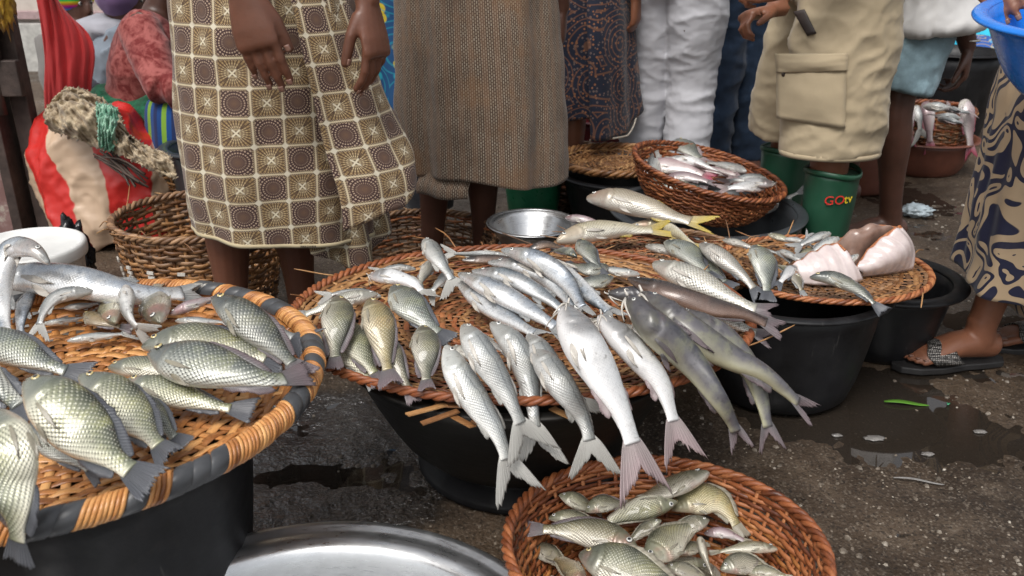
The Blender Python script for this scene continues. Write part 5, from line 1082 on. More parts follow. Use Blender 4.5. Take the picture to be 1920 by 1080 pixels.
mk('hem', *tube(hv, [(.0028, .0055)] * len(hv), 6, False, (0, 0, 1), True), HEM, skA)
def text_on(name, txt, size, fn, mat, parent, ext=.0006):
    cu = bpy.data.curves.new(name, 'FONT'); cu.body = txt; cu.size = size; cu.extrude = ext; cu.resolution_u = 3; o = bpy.data.objects.new('tmp', cu); COL.objects.link(o)
    dg = bpy.context.evaluated_depsgraph_get(); me = bpy.data.meshes.new_from_object(o.evaluated_get(dg)); bpy.data.objects.remove(o)
    for q in me.vertices: q.co = fn(q.co)
    me.materials.clear(); return link(name, me, mat, parent)
INK = simple('selvedge_ink', (.03, .02, .02), .7, var=0, bump=0)
def hemtext(c):
    u = c.x / .012; i = 122 + u; i0 = int(i) % 150; fr = i - int(i); a, b = hv[i0], hv[(i0 + 1) % 150]; p = a.lerp(b, fr); n_ = V3(b.y - a.y, a.x - b.x, 0).normalized()
    return p + n_ * (.0036 + c.z) + V3(0, 0, c.y - .003)
text_on('selvedge_print', 'WAX 2141818', .0085, hemtext, INK, skA)
# ---------------------------------------------------------------- woman in the fine brown print
Yb = 2.72; bx = -.095
J = joints(bx, Yb, 80, 1.66, .10); J['ankL'] = V3(PY(800, 380, Yb).x + .01, Yb, .078); J['kneeL'] = V3(J['ankL'].x + .03, Yb, .46); J['ankR'] = V3(PY(905, 380, Yb).x, Yb + .04, .078); J['kneeR'] = V3(J['ankR'].x, Yb + .03, .46)
wB = person('woman in a fine brown brick print wrapper in the middle', J, SK2, .009); org = J['base']
shirt(wB, J, plain_cloth('black_top', (.02, .02, .024)), .5, J['pel'] + V3(0, 0, .12), seed=4)
loft_cloth('wrapper_skirt', [(1.10, bx - .0, Yb, .18, .14), (.95, bx - .01, Yb, .222, .175), (.66, bx + .0, Yb, .240, .185), (.46, bx + .005, Yb - .005, .246, .18), (.355, bx + .005, Yb - .005, .246, .175)], WEAVE, wB, org, folds=((4, .010, .9), (7, .007, 2.6), (12, .003, .4)), seed=13, nz=80, na=150, hemfn=lambda a, t: (.012 * math.sin(3 * a + .5) - .02 * math.cos(a)) * t, th=.002)
loft_cloth('inner_wrapper', [(.5, bx, Yb, .2, .15), (.38, bx - .0, Yb, .215, .16), (.34, bx - .01, Yb - .012, .218, .168), (.312, bx - .01, Yb - .012, .218, .168)], WEAVE, wB, org, a0=-2.6, a1=-1.7, na=30, nz=20, folds=((9, .006, .9),), seed=3, th=.002)
# black trousered person glimpsed behind
Yk = 3.25; J = joints(-.42, Yk, -100, 1.72); 
wK = person('person in black behind the checked wrapper, with a blue yellow cloth', J, SK2, .012)
trousers(wK, J, plain_cloth('black_cotton', (.012, .013, .018)), 1, .02, vox=.016); shirt(wK, J, plain_cloth('black_jersey', (.015, .016, .022)), .4, seed=7, vox=.016)
loft_cloth('tied_cloth', [(.92, -.42, Yk, .19, .16), (.75, -.42, Yk, .205, .17), (.55, -.42, Yk, .21, .17), (.42, -.42, Yk, .21, .17)], batik('blue_yellow_print', (.01, .06, .16), (.02, .28, .36), (.52, .40, .03), 16), wK, J['base'], seed=2, na=80, nz=30)
# ---------------------------------------------------------------- woman in dark batik
Yd = 3.50; bx = .235
J = joints(bx, Yd, 60, 1.62); J['ankR'] = V3(PY(1070, 372, Yd - .05).x, Yd - .05, .075); J['kneeR'] = V3(J['ankR'].x, Yd - .02, .45)
wD = person('woman in a dark navy batik wrap behind the brown print woman', J, SK3, .011); org = J['base']
shirt(wD, J, plain_cloth('bright_blue_top', (.03, .30, .55)), .4, J['pel'] + V3(0, 0, .05), seed=9, vox=.016)
BAT = batik('navy_orange_batik', (.012, .016, .032), (.26, .11, .05), (.14, .10, .09), 70)
loft_cloth('wrapper_skirt', [(1.02, bx, Yd, .165, .14), (.86, bx, Yd, .20, .17), (.62, bx + .005, Yd, .205, .17), (.45, bx + .01, Yd, .205, .17), (.395, bx + .01, Yd, .21, .17)], BAT, wD, org, folds=((5, .010, .9), (8, .006, 2.6)), seed=23, hemfn=lambda a, t: (.03 * math.cos(a - .2)) * t)
loft_cloth('wrapper_flap', [(.98, bx, Yd - .01, .175, .15), (.75, bx + .0, Yd - .01, .215, .185), (.55, bx + .01, Yd - .01, .225, .19), (.37, bx + .02, Yd - .01, .235, .19)], BAT, wD, org, a0=-1.4, a1=.2, na=40, nz=40, seed=4, hemfn=lambda a, t: .12 * max(0, a + .6) * t - .05 * t)
hvv = [V3(.02 + .236 * math.cos(a), -.01 + .192 * math.sin(a), .37 + .12 * max(0, a + .6) - .05) for a in np.linspace(-1.4, .2, 30)]
mk('hem', *tube(hvv, .0035, 6), plain_cloth('pale_hem', (.40, .36, .30)), wD)
# ---------------------------------------------------------------- man in white trousers
Yw = 3.55; bx = .625
J = joints(bx, Yw, 55, 1.74); J['ankR'] = V3(bx + .085, Yw - .03, .08); J['kneeR'] = V3(bx + .09, Yw + .0, .50); J['ankL'] = V3(bx - .09, Yw + .12, .08); J['kneeL'] = V3(bx - .065, Yw + .08, .50)
J['wrR'] = PY(1318, 2, Yw - .1); J['elR'] = J['wrR'] + V3(.03, .06, .25); J['hdR'] = V3(.06, -.02, -1); J['pnR'] = V3(-.7, .5, 0); J['thR'] = V3(-.6, -.7, 0)
wW = person('man in creased white trousers standing behind the tilted basket', J, SK2, .0075, curlR=.75)
trousers(wW, J, plain_cloth('white_cotton', (.50, .50, .53), .06), 1, .018, seed=3, wr=[(.007, (4, 4, 7), 1), (.0045, (8, 8, 20), 1), (.0015, (24, 24, 50), 1)], vox=.008)
shirt(wW, J, plain_cloth('pale_shirt', (.45, .46, .44)), .5, J['pel'] + V3(0, 0, .1), seed=12, vox=.016)
# ---------------------------------------------------------------- man in jeans
Yj = 4.0; bx = 1.01
J = joints(bx, Yj, -70, 1.74, .095)
wJ = person('man in dark blue jeans and white shirt at the back', J, SK2, .011)
def denim(name, c):
    m = MT(name); oc = m.coord(); n_ = m.noise(oc, 6, 5, .65); return cloth_base(m, m.ramp(n_, [(.3, tuple(x * .45 for x in c)), (.55, c), (.75, tuple(x * 2.2 for x in c))]), .85, b=.3)
trousers(wJ, J, denim('dark_denim', (.022, .040, .075)), 1, .016, seed=5, vox=.012)
shirt(wJ, J, plain_cloth('white_shirt', (.60, .61, .58), .06), .5, J['pel'] + V3(0, 0, -.10), seed=14, vox=.014)
# person in maroon shorts further back
J = joints(PY(1308, 190, 4.65).x, 4.65, 90, 1.66)
wM = person('person in maroon shorts glimpsed between white trousers and jeans', J, SK3, .012)
trousers(wM, J, plain_cloth('maroon_cotton', (.17, .012, .035)), .5, .026, seed=6, name='shorts', vox=.016); shirt(wM, J, plain_cloth('grey_shirt', (.35, .35, .33)), .4, seed=15, vox=.016)
# ---------------------------------------------------------------- man in cargo shorts and green boots
Yg = 2.83; bx = PY(1535, 250, Yg).x
J = joints(bx, Yg, 195, 1.76, .10); J['ankL'] = V3(PY(1553, 380, 2.72).x, 2.72, .08); J['kneeL'] = V3(J['ankL'].x - .015, 2.73, .48); J['ankR'] = V3(PY(1470, 345, 3.0).x, 3.02, .08); J['kneeR'] = V3(J['ankR'].x, 3.0, .48)
J['hipL'] = V3(bx + .02, 2.76, .92); J['hipR'] = V3(bx + .0, 2.93, .92); J['pel'] = V3(bx + .01, 2.84, .95); J['waist'] = V3(bx + .0, 2.84, 1.10); J['chest'] = V3(bx - .04, 2.84, 1.30); J['neck'] = V3(bx - .07, 2.84, 1.49); J['head'] = V3(bx - .10, 2.84, 1.63)
J['shL'] = V3(bx - .04, 2.66, 1.42); J['shR'] = V3(bx - .04, 3.02, 1.42); J['wrL'] = PY(1470, -20, 2.55); J['elL'] = V3(bx + .04, 2.58, 1.12); J['hdL'] = V3(-.9, .0, .02); J['pnL'] = V3(.2, .3, -1); J['thL'] = V3(-.2, .6, 1)
J['wrR'] = PY(1450, 20, 2.75); J['elR'] = V3(bx - .02, 2.98, 1.10); J['hdR'] = V3(-.8, -.3, -.1); J['pnR'] = V3(0, 0, -1); J['thR'] = V3(.0, -1, .3)
wG = person('man in khaki cargo shorts and green rubber boots', J, SK3, .0075, curlL=1.15, curlR=1.0); org = J['base']
KH = plain_cloth('khaki_cotton', (.40, .325, .215), .08, 8)
T_ = []
for n, gx in (('L', 1.0), ('R', .92)):
    a, b = J['hip' + n], J['knee' + n]; e = V3(b.x, b.y, .408); a2 = V3(a.x, a.y, .95)
    q = catmull([(*a2, .150, .105), (*a2.lerp(e, .35), .160, .108), (*a2.lerp(e, .7), .160, .106), (*e, .152, .104)], 18)
    T_.append(tube([x[:3] for x in q], [(x[4] * gx, x[3] * gx) for x in q], 24, True, (-1, 0, 0)))
T_.append(tube([V3(bx + .01, 2.84, .86), V3(bx + .01, 2.84, .98), V3(bx + .0, 2.84, 1.08), V3(bx, 2.84, 1.13)], [(.17, .155), (.185, .155), (.17, .14), (.165, .13)], 24, True, (-1, 0, 0)))
shG = blob('cargo_shorts', T_, .008, KH, wG, org, 2, [(.009, (6, 6, 4), 1), (.006, (11, 11, 16), 1), (.002, (36, 36, 36), 1)], 4)
def patch(name, corners, mat, parent, org, push=.0, n=14, th=.006, bulge=.008, wr=.003, seed=0):
    """a curved cloth panel given by 4 world corners (tl, tr, br, bl)."""
    tl, tr, br, bl = corners; nn_ = (tr - tl).cross(bl - tl).normalized(); nn_ = nn_ if nn_.y < 0 else -nn_; v = []
    for i in range(n):
        for j in range(n):
            s, t = j / (n - 1), i / (n - 1); p = tl.lerp(tr, s).lerp(bl.lerp(br, s), t)
            p = p + nn_ * (push + bulge * math.sin(PI * s) * (.4 + .6 * math.sin(PI * t)) + wr * noise.noise((s * 5 + seed, t * 5, 0))); v.append(p - org)
    f = [(i * n + j, i * n + j + 1, (i + 1) * n + j + 1, (i + 1) * n + j) for i in range(n - 1) for j in range(n - 1)]
    return solid(mk(name, v, f, mat, parent), th)
def shp(px, py, ins=.0):   # point on the near leg of the shorts: ellipse x/.155, y/.112 around leg axis
    z = PY(px, py, 2.62).z; t = (.95 - z) / .542; ax = J['hipL'].lerp(V3(J['kneeL'].x, J['kneeL'].y, .408), max(0, t)); x = PY(px, py, 2.62).x; d = max(-.97, min(.97, (x - ax.x) / .168)); return V3(x, ax.y - .117 * math.sqrt(1 - d * d) + ins, z)
patch('cargo_pocket', (shp(1474, 128), shp(1590, 122), shp(1585, 240), shp(1472, 232)), KH, shG, org, .006, 14, .005, .020, .004)
fl_ = patch('pocket_flap', (shp(1472, 108), shp(1594, 100), shp(1592, 132), shp(1474, 144)), KH, shG, org, .014, 14, .004, .020, .002, 4)
bt = MB().add(lathe([(0, 0), (.008, 0), (.009, .001), (.009, .003), (.006, .004), (0, .004)], 16)).build('button', simple('brown_button', (.03, .02, .015), .4), shG); p = shp(1484, 146) + V3(0, -.022, 0); bt.location = p - org; bt.rotation_euler = (R(90), 0, 0)
LEA = simple('belt_leather', (.035, .025, .022), .55, var=.3)
patch('belt_end', (shp(1512, 28), shp(1528, 22), shp(1544, 66), shp(1530, 72)), LEA, shG, org, .010, 8, .004, .004, .001)
for k in range(1):   # hems and side seams
    for n in 'L':
        e = V3(J['knee' + n].x, J['knee' + n].y, .414); ring = [V3(e.x + .1545 * math.cos(a), e.y + .1065 * math.sin(a), e.z + .001) - org for a in np.linspace(0, 2 * PI, 60, endpoint=False)]
        mk('hem_seam', *tube(ring, [(.0035, .009)] * 60, 6, False, (0, 0, 1), True), KH, shG)
m = MT('green_black_shirt'); q = m.sep(m.coord()); cc = m.ramp(m.M('FRACT', m.M('MULTIPLY', q[0], 6.0)), [(0, (.012, .016, .015)), (.45, (.012, .016, .015)), (.5, (.012, .062, .034)), (1, (.012, .062, .034))]); GBS = cloth_base(m, cc, .8)
shirt(wG, J, GBS, .5, V3(bx + .03, 2.83, .935), .035, 17, vox=.010)
# boots
GB = MT('green_rubber'); oc = GB.coord(); GB.set(Base_Color=GB.ramp(GB.noise(oc, 8, 4), [(.3, (.012, .055, .030)), (.7, (.022, .085, .048))]), Roughness=GB.ramp(GB.noise(oc, 30, 4), [(.3, .28), (.7, .5)])); GB = GB.m
for n, rz in (('L', 0), ('R', 0)):
    a = J['ank' + n]; g = V3(-.95, -.3, 0).normalized(); b_ = MB(); prof = []
    q = [(a.x, a.y, .355), (a.x, a.y, .25), (a.x, a.y, .14), (a.x - .005, a.y, .075), (a.x - .01, a.y, .02), (a.x - .01, a.y, .0)]; rr_ = [(.084, .088), (.080, .084), (.070, .075), (.060, .064), (.052, .062), (.05, .06)]
    T2 = [tube(q, rr_, 28, True, (0, 1, 0)), tube([V3(a.x, a.y, .05) + g * x for x in (-.07, -.03, .08, .15, .185)], [(.03, .045), (.048, .05), (.05, .042), (.045, .038), (.03, .028)], 18, True, (0, 0, 1))]
    bo = empty('tmpb'); bpy.data.objects.remove(bo)
    s_ = blob('rubber_boot', T2, .008, GB, wG, org, 2)
    # open top: sunk lining disc with a raised lip
    lip = [V3(a.x + .085 * math.cos(t), a.y + .089 * math.sin(t), .357 + .006 * math.sin(2 * t)) - org for t in np.linspace(0, 2 * PI, 40, endpoint=False)]
    mk('boot_lip', *tube(lip, [(.004, .009)] * 40, 8, False, (0, 0, 1), True), GB, s_)
    if n == 'L': bootL = s_
aL = J['ankL']
def boot_text(off):
    def fn(c):
        ang = -PI / 2 + .10 + (c.x + off) / .086 - .16; return V3(aL.x + (.0865 + c.z) * math.cos(ang), aL.y + (.0905 + c.z) * math.sin(ang), .272 + c.y * 1.0 + (c.x + off) * .10) - org
    return fn
text_on('logo_letters', 'GO', .040, boot_text(-.040), simple('logo_red', (.62, .03, .02), .5, var=0, bump=0), bootL); text_on('logo_letters', 'tv', .040, boot_text(.020), simple('logo_yellow', (.75, .55, .02), .5, var=0, bump=0), bootL)
# ---------------------------------------------------------------- man in denim shorts walking
Yn = 3.08; bx = PY(1700, 100, Yn).x
J = joints(bx, Yn + .02, 180, 1.74); J['ankR'] = V3(PY(1665, 430, Yn).x, Yn, .08); J['kneeR'] = V3(PY(1672, 215, Yn).x, Yn - .02, .49); J['hipR'] = V3(bx + .05, Yn + .02, .90)
J['kneeL'] = V3(PY(1618, 200, Yn + .3).x, Yn + .30, .52); J['ankL'] = V3(bx + .02, Yn + .42, .10); J['hipL'] = V3(bx + .05, Yn + .17, .90)
J['pel'] = V3(bx + .06, Yn + .09, .93); J['waist'] = V3(bx + .02, Yn + .09, 1.06); J['chest'] = V3(bx - .06, Yn + .09, 1.24); J['neck'] = V3(bx - .14, Yn + .09, 1.40); J['head'] = V3(bx - .2, Yn + .09, 1.52); J['shR'] = V3(bx - .06, Yn + .24, 1.33); J['shL'] = V3(bx + .05, Yn - .07, 1.34)
for a, b in (('L', 'R'),):   # facing left: his left arm is nearer the camera
    J['shL'], J['shR'] = V3(bx + .02, Yn - .07, 1.32), V3(bx - .02, Yn + .24, 1.32)
J['elL'] = PY(1800, 10, Yn + .05); J['wrL'] = PY(1815, 92, Yn + .05); J['hdL'] = V3(.02, 0, -1); J['pnL'] = V3(-.9, .3, 0); J['thL'] = V3(-.3, -.9, 0)
J['wrR'] = V3(bx - .28, Yn + .25, 1.0); J['elR'] = V3(bx - .1, Yn + .28, 1.08)
wN = person('man in light denim shorts and loose white shirt stepping past', J, SK2, .0075, curlL=.6); org = J['base']
trousers(wN, J, denim('light_denim', (.20, .29, .33)), .47, .016, .012, 7, 'shorts', .009, wr=[(.007, (6, 6, 6), 1), (.003, (18, 18, 18), 1)], top=V3(bx + .04, Yn + .09, 1.0))
shirt(wN, J, plain_cloth('white_linen', (.58, .57, .56), .05), .42, V3(bx + .075, Yn + .06, .735), .055, 19, vox=.010, wr=[(.016, (5, 5, 4), 1), (.008, (11, 11, 9), 1), (.003, (30, 30, 26), 1)])
w_ = J['wrL']; ring = [w_ + V3(.031 * math.cos(a), .031 * math.sin(a), .03) - org for a in np.linspace(0, 2 * PI, 24, endpoint=False)]; mk('bracelet', *tube(ring, .0035, 8, False, (0, 0, 1), True), alu_mat('silver', (.7, .68, .62), .3), wN)
# ---------------------------------------------------------------- woman in the navy swirl wrapper
Ys = 2.10; bx = 1.375
J = joints(bx, Ys, 178, 1.66); J['ankL'] = V3(PY(1832, 640, Ys - .02).x, Ys - .02, .095); J['kneeL'] = V3(bx - .10, Ys - .02, .47); J['ankR'] = V3(bx + .15, Ys + .10, .09); J['kneeR'] = V3(bx + .08, Ys + .08, .46); J['footL'] = V3(-1, -.12, 0); J['footR'] = V3(-1, -.1, 0)
J['wrR'] = V3(1.02, 1.98, .98); J['elR'] = V3(1.22, 2.2, 1.06); J['wrL'] = V3(1.26, 1.62, .98); J['elL'] = V3(1.45, 1.86, 1.05); J['hdR'] = V3(-.3, -.8, -.2); J['hdL'] = V3(-.8, .2, -.2); J['pnR'] = V3(0, 0, -1); J['pnL'] = V3(0, 0, -1); J['thR'] = V3(.6, 0, .5); J['thL'] = V3(0, .7, .5)
wS = person('woman in a navy and tan swirl print wrapper at the right edge', J, SK3, .0055, toes=True, nails=True); org = J['base']
shirt(wS, J, plain_cloth('white_blouse', (.62, .62, .6)), .5, J['pel'] + V3(0, 0, .06), seed=24, vox=.014)
loft_cloth('wrapper_skirt', [(1.08, bx - .0, Ys, .15, .125), (.92, bx + .0, Ys, .195, .165), (.66, bx + .0, Ys, .212, .175), (.42, bx - .005, Ys, .218, .175), (.225, bx - .01, Ys - .005, .222, .175)], SWIRL, wS, org, folds=((3, .012, 2.2), (7, .009, .4), (10, .005, 1.4), (17, .0025, .2)), seed=33, nz=90, na=180, hemfn=lambda a, t: .035 * math.sin(a - .9) * t, amp2=.005)
loft_cloth('inner_wrapper', [(.5, bx + .03, Ys + .02, .17, .14), (.3, bx + .06, Ys + .03, .18, .15), (.2, bx + .08, Ys + .03, .185, .15), (.155, bx + .09, Ys + .03, .185, .15)], SWIRL, wS, org, folds=((5, .012, .2),), seed=35, nz=30, na=80)
# sandals
SOLE = simple('sandal_sole', (.018, .017, .017), .55, var=.3); STRAP = MT('beaded_strap'); oc = STRAP.coord(); d_ = STRAP.vor(oc, 190, .3); STRAP.set(Base_Color=STRAP.ramp(d_, [(.2, (.30, .28, .26)), (.6, (.03, .028, .026))]), Roughness=.3, Metallic=.5, Normal=STRAP.bump(STRAP.M('SUBTRACT', 1.0, d_), .9, .003)); STRAP = STRAP.m
for n in 'LR':
    a = J['ank' + n]; g = J['foot' + n].normalized(); sd = V3(g.y, -g.x, 0); k = J['k']
    out = [(-.085, .0), (-.07, .030), (-.02, .036), (.04, .038), (.11, .052), (.17, .050), (.215, .030), (.228, .0)]; pts = [(q, s) for q, s in out] + [(q, -s * .92) for q, s in reversed(out[1:-1])]
    z0 = a.z - .075 * k; v = []
    for zz in (-.020, -.001):
        for q, s in pts: v.append(V3(a.x, a.y, z0 + zz) + g * q + sd * s - org)
    m_ = len(pts); f = [tuple(range(m_ - 1, -1, -1)), tuple(range(m_, 2 * m_))] + [(i, (i + 1) % m_, m_ + (i + 1) % m_, m_ + i) for i in range(m_)]
    bevel(mk('sandal_sole', v, f, SOLE, wS, False), .004)
    sv = []; nu, nw = 18, 9
    for i in range(nu):
        t = -1.15 + 2.3 * i / (nu - 1)
        for j in range(nw): q = .055 + .075 * j / (nw - 1) + .012 * math.sin(i * .5); rr_ = .050 * (1 - .07 * (j / nw)); h_ = .058 - .16 * (q - .055); sv.append(V3(a.x, a.y, z0 - .004) + g * (q + .02 * math.cos(t * 1.2)) + sd * rr_ * math.sin(t * 1.3) * 1.06 + V3(0, 0, max(0, h_ * math.cos(t * 1.25) + .006)) - org)
    solid(mk('sandal_strap', sv, [(i * nw + j, i * nw + j + 1, (i + 1) * nw + j + 1, (i + 1) * nw + j) for i in range(nu - 1) for j in range(nw - 1)], STRAP, wS), .005)
# blue basin in her hands
t = tub('blue_basin', 'bright blue plastic basin held at the top right corner', 'basin', (1.115, 1.715, .785), .20, .135, .145, BLUEP, .012, tilt=(R(6), R(-6), 0))
# ---------------------------------------------------------------- seated woman in red lace and her neighbours
def seated(x, y, hd, hip=.30, chestf=.12, zsh=.66, zhead=.86, headf=.22, k=1.0, zc=.52):
    J = joints(x, y, hd, 1.62 * k); f, r, b = J['fwd'], J['rt'], J['base']
    for n, s in (('R', 1), ('L', -1)):
        J['hip' + n] = b + r * .09 * s + V3(0, 0, hip + .06); J['knee' + n] = b + r * .16 * s + f * .38 + V3(0, 0, hip + .14); J['ank' + n] = b + r * .13 * s + f * .34 + V3(0, 0, .08)
        J['sh' + n] = b + r * .17 * s + f * chestf + V3(0, 0, zsh); J['el' + n] = b + r * .23 * s + f * (chestf + .10) + V3(0, 0, zsh - .24); J['wr' + n] = b + r * .10 * s + f * (chestf + .32) + V3(0, 0, zsh - .26); J['hd' + n] = f + V3(0, 0, -.3); J['th' + n] = V3(0, 0, 1); J['pn' + n] = -r * s
    J['pel'] = b + V3(0, 0, hip + .10); J['waist'] = b + f * .03 + V3(0, 0, (hip + .10 + zc) / 2 + .02); J['chest'] = b + f * chestf * .75 + V3(0, 0, zc + .06); J['neck'] = b + f * (chestf + .03) + V3(0, 0, zsh + .06); J['head'] = b + f * headf + V3(0, 0, zhead)
    return J
def stool(J, label, h=.30):
    b = J['base']; t = empty('wooden_stool', (b.x, b.y, 0), 0, label, 'stool'); wd = simple('stool_wood_%d' % int(b.x * 100), (.16, .09, .05), .6); mb = MB().box((0, 0, h - .02), (.30, .26, .04)); bevel(mb.build('seat', wd, t, False))
    for sx_ in (-1, 1):
        for sy_ in (-1, 1): MB().box((sx_ * .12, sy_ * .10, (h - .04) / 2), (.035, .035, h - .04)).build('leg', wd, t, False)
J = seated(-1.46, 3.45, 0, .27, .10, .70, .90, .20, zc=.54)
J['shR'] = PY(262, 52, 3.32); J['elR'] = PY(312, 170, 3.14); J['wrR'] = PY(358, 152, 3.16); J['hdR'] = V3(1, .2, -.1)
wR = person('seated woman in a red lace blouse beside the grey sack', J, SK2, .009, hair=True); stool(J, 'low wooden stool under the woman in red', .27)
shirt(wR, J, lace('red_lace', (.13, .012, .011), (.30, .085, .075)), .97, J['pel'] + V3(0, 0, .02), .028, 31, 'blouse', .010, [(.006, (5, 5, 9), 1), (.0025, (12, 12, 20), 1)])
trousers(wR, J, lace('green_velvet', (.004, .05, .022), (.012, .13, .06)), .97, .05, 0, 32, 'skirt', .014, [(.018, (7, 7, 7), 1)], J['waist'] + V3(0, 0, -.02))
pp = PY(330, 232, 3.22); mk_ = loft_cloth('lap_cloth', [(.50, -1.20, 3.30, .10, .10), (.47, -1.18, 3.28, .16, .16), (.36, -1.16, 3.26, .185, .18), (.28, -1.15, 3.25, .19, .18)], stripes('blue_green_fan_print', [(.005, .04, .16), (.16, .30, .03), (.005, .05, .2), (.01, .02, .08)], 60, 0), wR, J['base'], na=60, nz=30, seed=9)
J = seated(-1.80, 4.0, 20, .25, .06, .60, .76, .10, zc=.46)
wH = person('seated person in a grey hoodie and purple head wrap', J, SK2, .011, hat=True); stool(J, 'low stool under the person in the grey hoodie', .25)
shirt(wH, J, plain_cloth('grey_hoodie_fleece', (.17, .20, .235), .15), .97, None, .03, 35, 'hoodie', .012, [(.012, (7, 7, 7), 1), (.005, (18, 18, 18), 1)]); trousers(wH, J, plain_cloth('dark_trousers', (.03, .03, .04)), .97, .03, 0, 36, vox=.016)
hd_ = J['neck'] - J['base'] - J['fwd'] * .08; crumple('hood', tuple(hd_ + V3(0, 0, -.01)), (.12, .12, .06), plain_cloth('hood_fleece', (.30, .30, .33)), wH, 4, .25, 3, 2)
def headwrap(root, J, mat, s=(.094, .112, .098), dz=.035, seed=1):
    o = crumple('head_wrap', tuple(J['head'] - J['base'] + V3(0, 0, dz) - J['hf'] * .012), s, mat, root, seed, .05, 4, 3); return o
headwrap(wH, J, plain_cloth('purple_wrap', (.15, .09, .19)))
J = seated(PY(128, 10, 4.7).x, 4.7, -30, .28, .05, .56, .70, .06, zc=.44)
wT = person('person in a rainbow striped cap behind the red sheet', J, SK2, .011, hat=True); stool(J, 'low stool under the person in the rainbow cap', .28)
shirt(wT, J, plain_cloth('dull_shirt', (.16, .15, .14)), .6, seed=38, vox=.016); trousers(wT, J, plain_cloth('dull_trousers', (.05, .05, .05)), .97, .03, 0, 39, vox=.018)
headwrap(wT, J, stripes('rainbow_knit', [(.65, .02, .25), (.75, .25, .02), (.7, .6, .02), (.05, .5, .05), (.02, .25, .7), (.25, .03, .45)], 110, 2), (.10, .115, .095), .05, 6)
J = seated(PY(1156, 60, 5.3).x, 5.3, -90, .33, .05, .68, .95, .07, zc=.52)
wE = person('seated person in a striped shirt far behind the batik woman', J, SK2, .012); stool(J, 'stool under the person in the striped shirt', .33); shirt(wE, J, stripes('striped_jersey', [(.05, .10, .22), (.45, .20, .16), (.45, .45, .45), (.05, .22, .28)], 150), .5, seed=41, vox=.014); trousers(wE, J, plain_cloth('orange_trousers', (.45, .20, .03)), .97, .03, 0, 42, vox=.018)
J = seated(PY(1172, 130, 4.75).x, 4.75, -110, .25, .05, .48, .66, .07, zc=.4, k=.9)
wF = person('crouching person in a mint top beside the white trousers', J, SK2, .012); stool(J, 'stool under the person in the mint top', .25); shirt(wF, J, plain_cloth('mint_cotton', (.22, .50, .42)), .4, seed=43, vox=.014); trousers(wF, J, plain_cloth('blue_wrap', (.1, .2, .35)), .97, .03, 0, 44, vox=.018)
J = seated(PY(1790, 110, 5.6).x, 5.6, -120, .25, .05, .44, .62, .07, zc=.38, k=.9)
wQ = person('distant seated person in a turquoise top beyond the black basin', J, SK3, .012); stool(J, 'stool under the distant person in turquoise', .25); shirt(wQ, J, plain_cloth('turquoise_cotton', (.03, .40, .55)), .4, seed=45, vox=.014); trousers(wQ, J, batik('blue_yellow_wrap', (.02, .08, .3), (.55, .35, .02), (.1, .3, .5), 20), .97, .03, 0, 46, vox=.018)
# ================================================================ BACKGROUND AND SMALL THINGS
# ---- gate post with hinge at the left edge
RUST = simple('dark_rusty_iron', (.055, .038, .032), .62, .3, .5, 14, .5, .003)
t = empty('gate_post', (PY(20, 300, 3.05).x, 3.05, 0), 0, 'rusty iron gate post with a heavy hinge at the left edge', 'gate post')
bx0, by0 = t.location.x, t.location.y
PINK = MT('peeling_pink_paint'); oc = PINK.coord(); nz = PINK.noise(oc, 7, 6, .65); PINK.set(Base_Color=PINK.ramp(nz, [(.42, (.16, .085, .075)), (.5, (.20, .12, .11)), (.56, (.34, .30, .25)), (.62, (.12, .08, .06))], 'LINEAR'), Roughness=.75, Normal=PINK.bump(nz, .6, .004)); PINK = PINK.m
bevel(MB().box((-.13, .03, .75), (.22, .12, 1.5)).build('pillar', PINK, t, False), .01)
bevel(MB().box((.005, -.01, .75), (.035, .10, 1.5)).build('angle_iron', RUST, t, False), .003)
bevel(MB().box((.075, .02, .75), (.06, .05, 1.5)).build('gate_stile', RUST, t, False), .004)
mk('hinge_barrel', *tube([(.045, -.06, .66), (.045, -.06, .78)], .032, 18), RUST, t); mk('hinge_barrel', *tube([(.045, -.06, .785), (.045, -.06, 1.0)], .026, 18), RUST, t); mk('hinge_pin', *tube([(.045, -.06, .48), (.045, -.06, .67)], .014, 14), RUST, t)
bevel(MB().box((.065, -.05, .60), (.12, .03, .12)).build('hinge_plate', RUST, t, False), .004); mk('bolt', *tube([(.10, -.06, .80), (.10, -.085, .80)], .014, 8), RUST, t)
tag(crumple('ochre_rag', (bx0 + .115, by0 - .06, .90), (.04, .035, .13), lace('ochre_fringe', (.35, .18, .02), (.60, .38, .05)), None, 8, .5, 4, 6), 'ochre fringed cloth hanging on the gate post', 'cloth')
# ---- red sheet: a folded tarpaulin pulled up to a point
RED = plain_cloth('red_tarpaulin', (.55, .045, .045), .25, 4, .55)
def sheet3(name, label, cat, pts, mat, n=40, m=26, fold=.02, seed=0, th=.004):
    """pts: rows of control points (world), bilinear-ish patch with creases."""
    rows = [catmull(r_, n) for r_ in pts]; cols = [catmull([rows[j][i] for j in range(len(rows))], m) for i in range(n)]
    org_ = np.array(pts[-1][0]); v = []
    for i in range(n):
        for j in range(m):
            q = cols[i][j] - org_; d = fold * (1 - 2 * abs(noise.noise((i * .16 + seed, j * .05, 1)))) + fold * .4 * noise.noise((i * .35, j * .3, seed)); v.append((q[0] + d * .3, q[1] - d, q[2] + d * .2))
    f = [(i * m + j, i * m + j + 1, (i + 1) * m + j + 1, (i + 1) * m + j) for i in range(n - 1) for j in range(m - 1)]
    o = mk(name, v, f, mat); o.location = org_; solid(o, th); return tag(o, label, cat)
Ya = 3.55
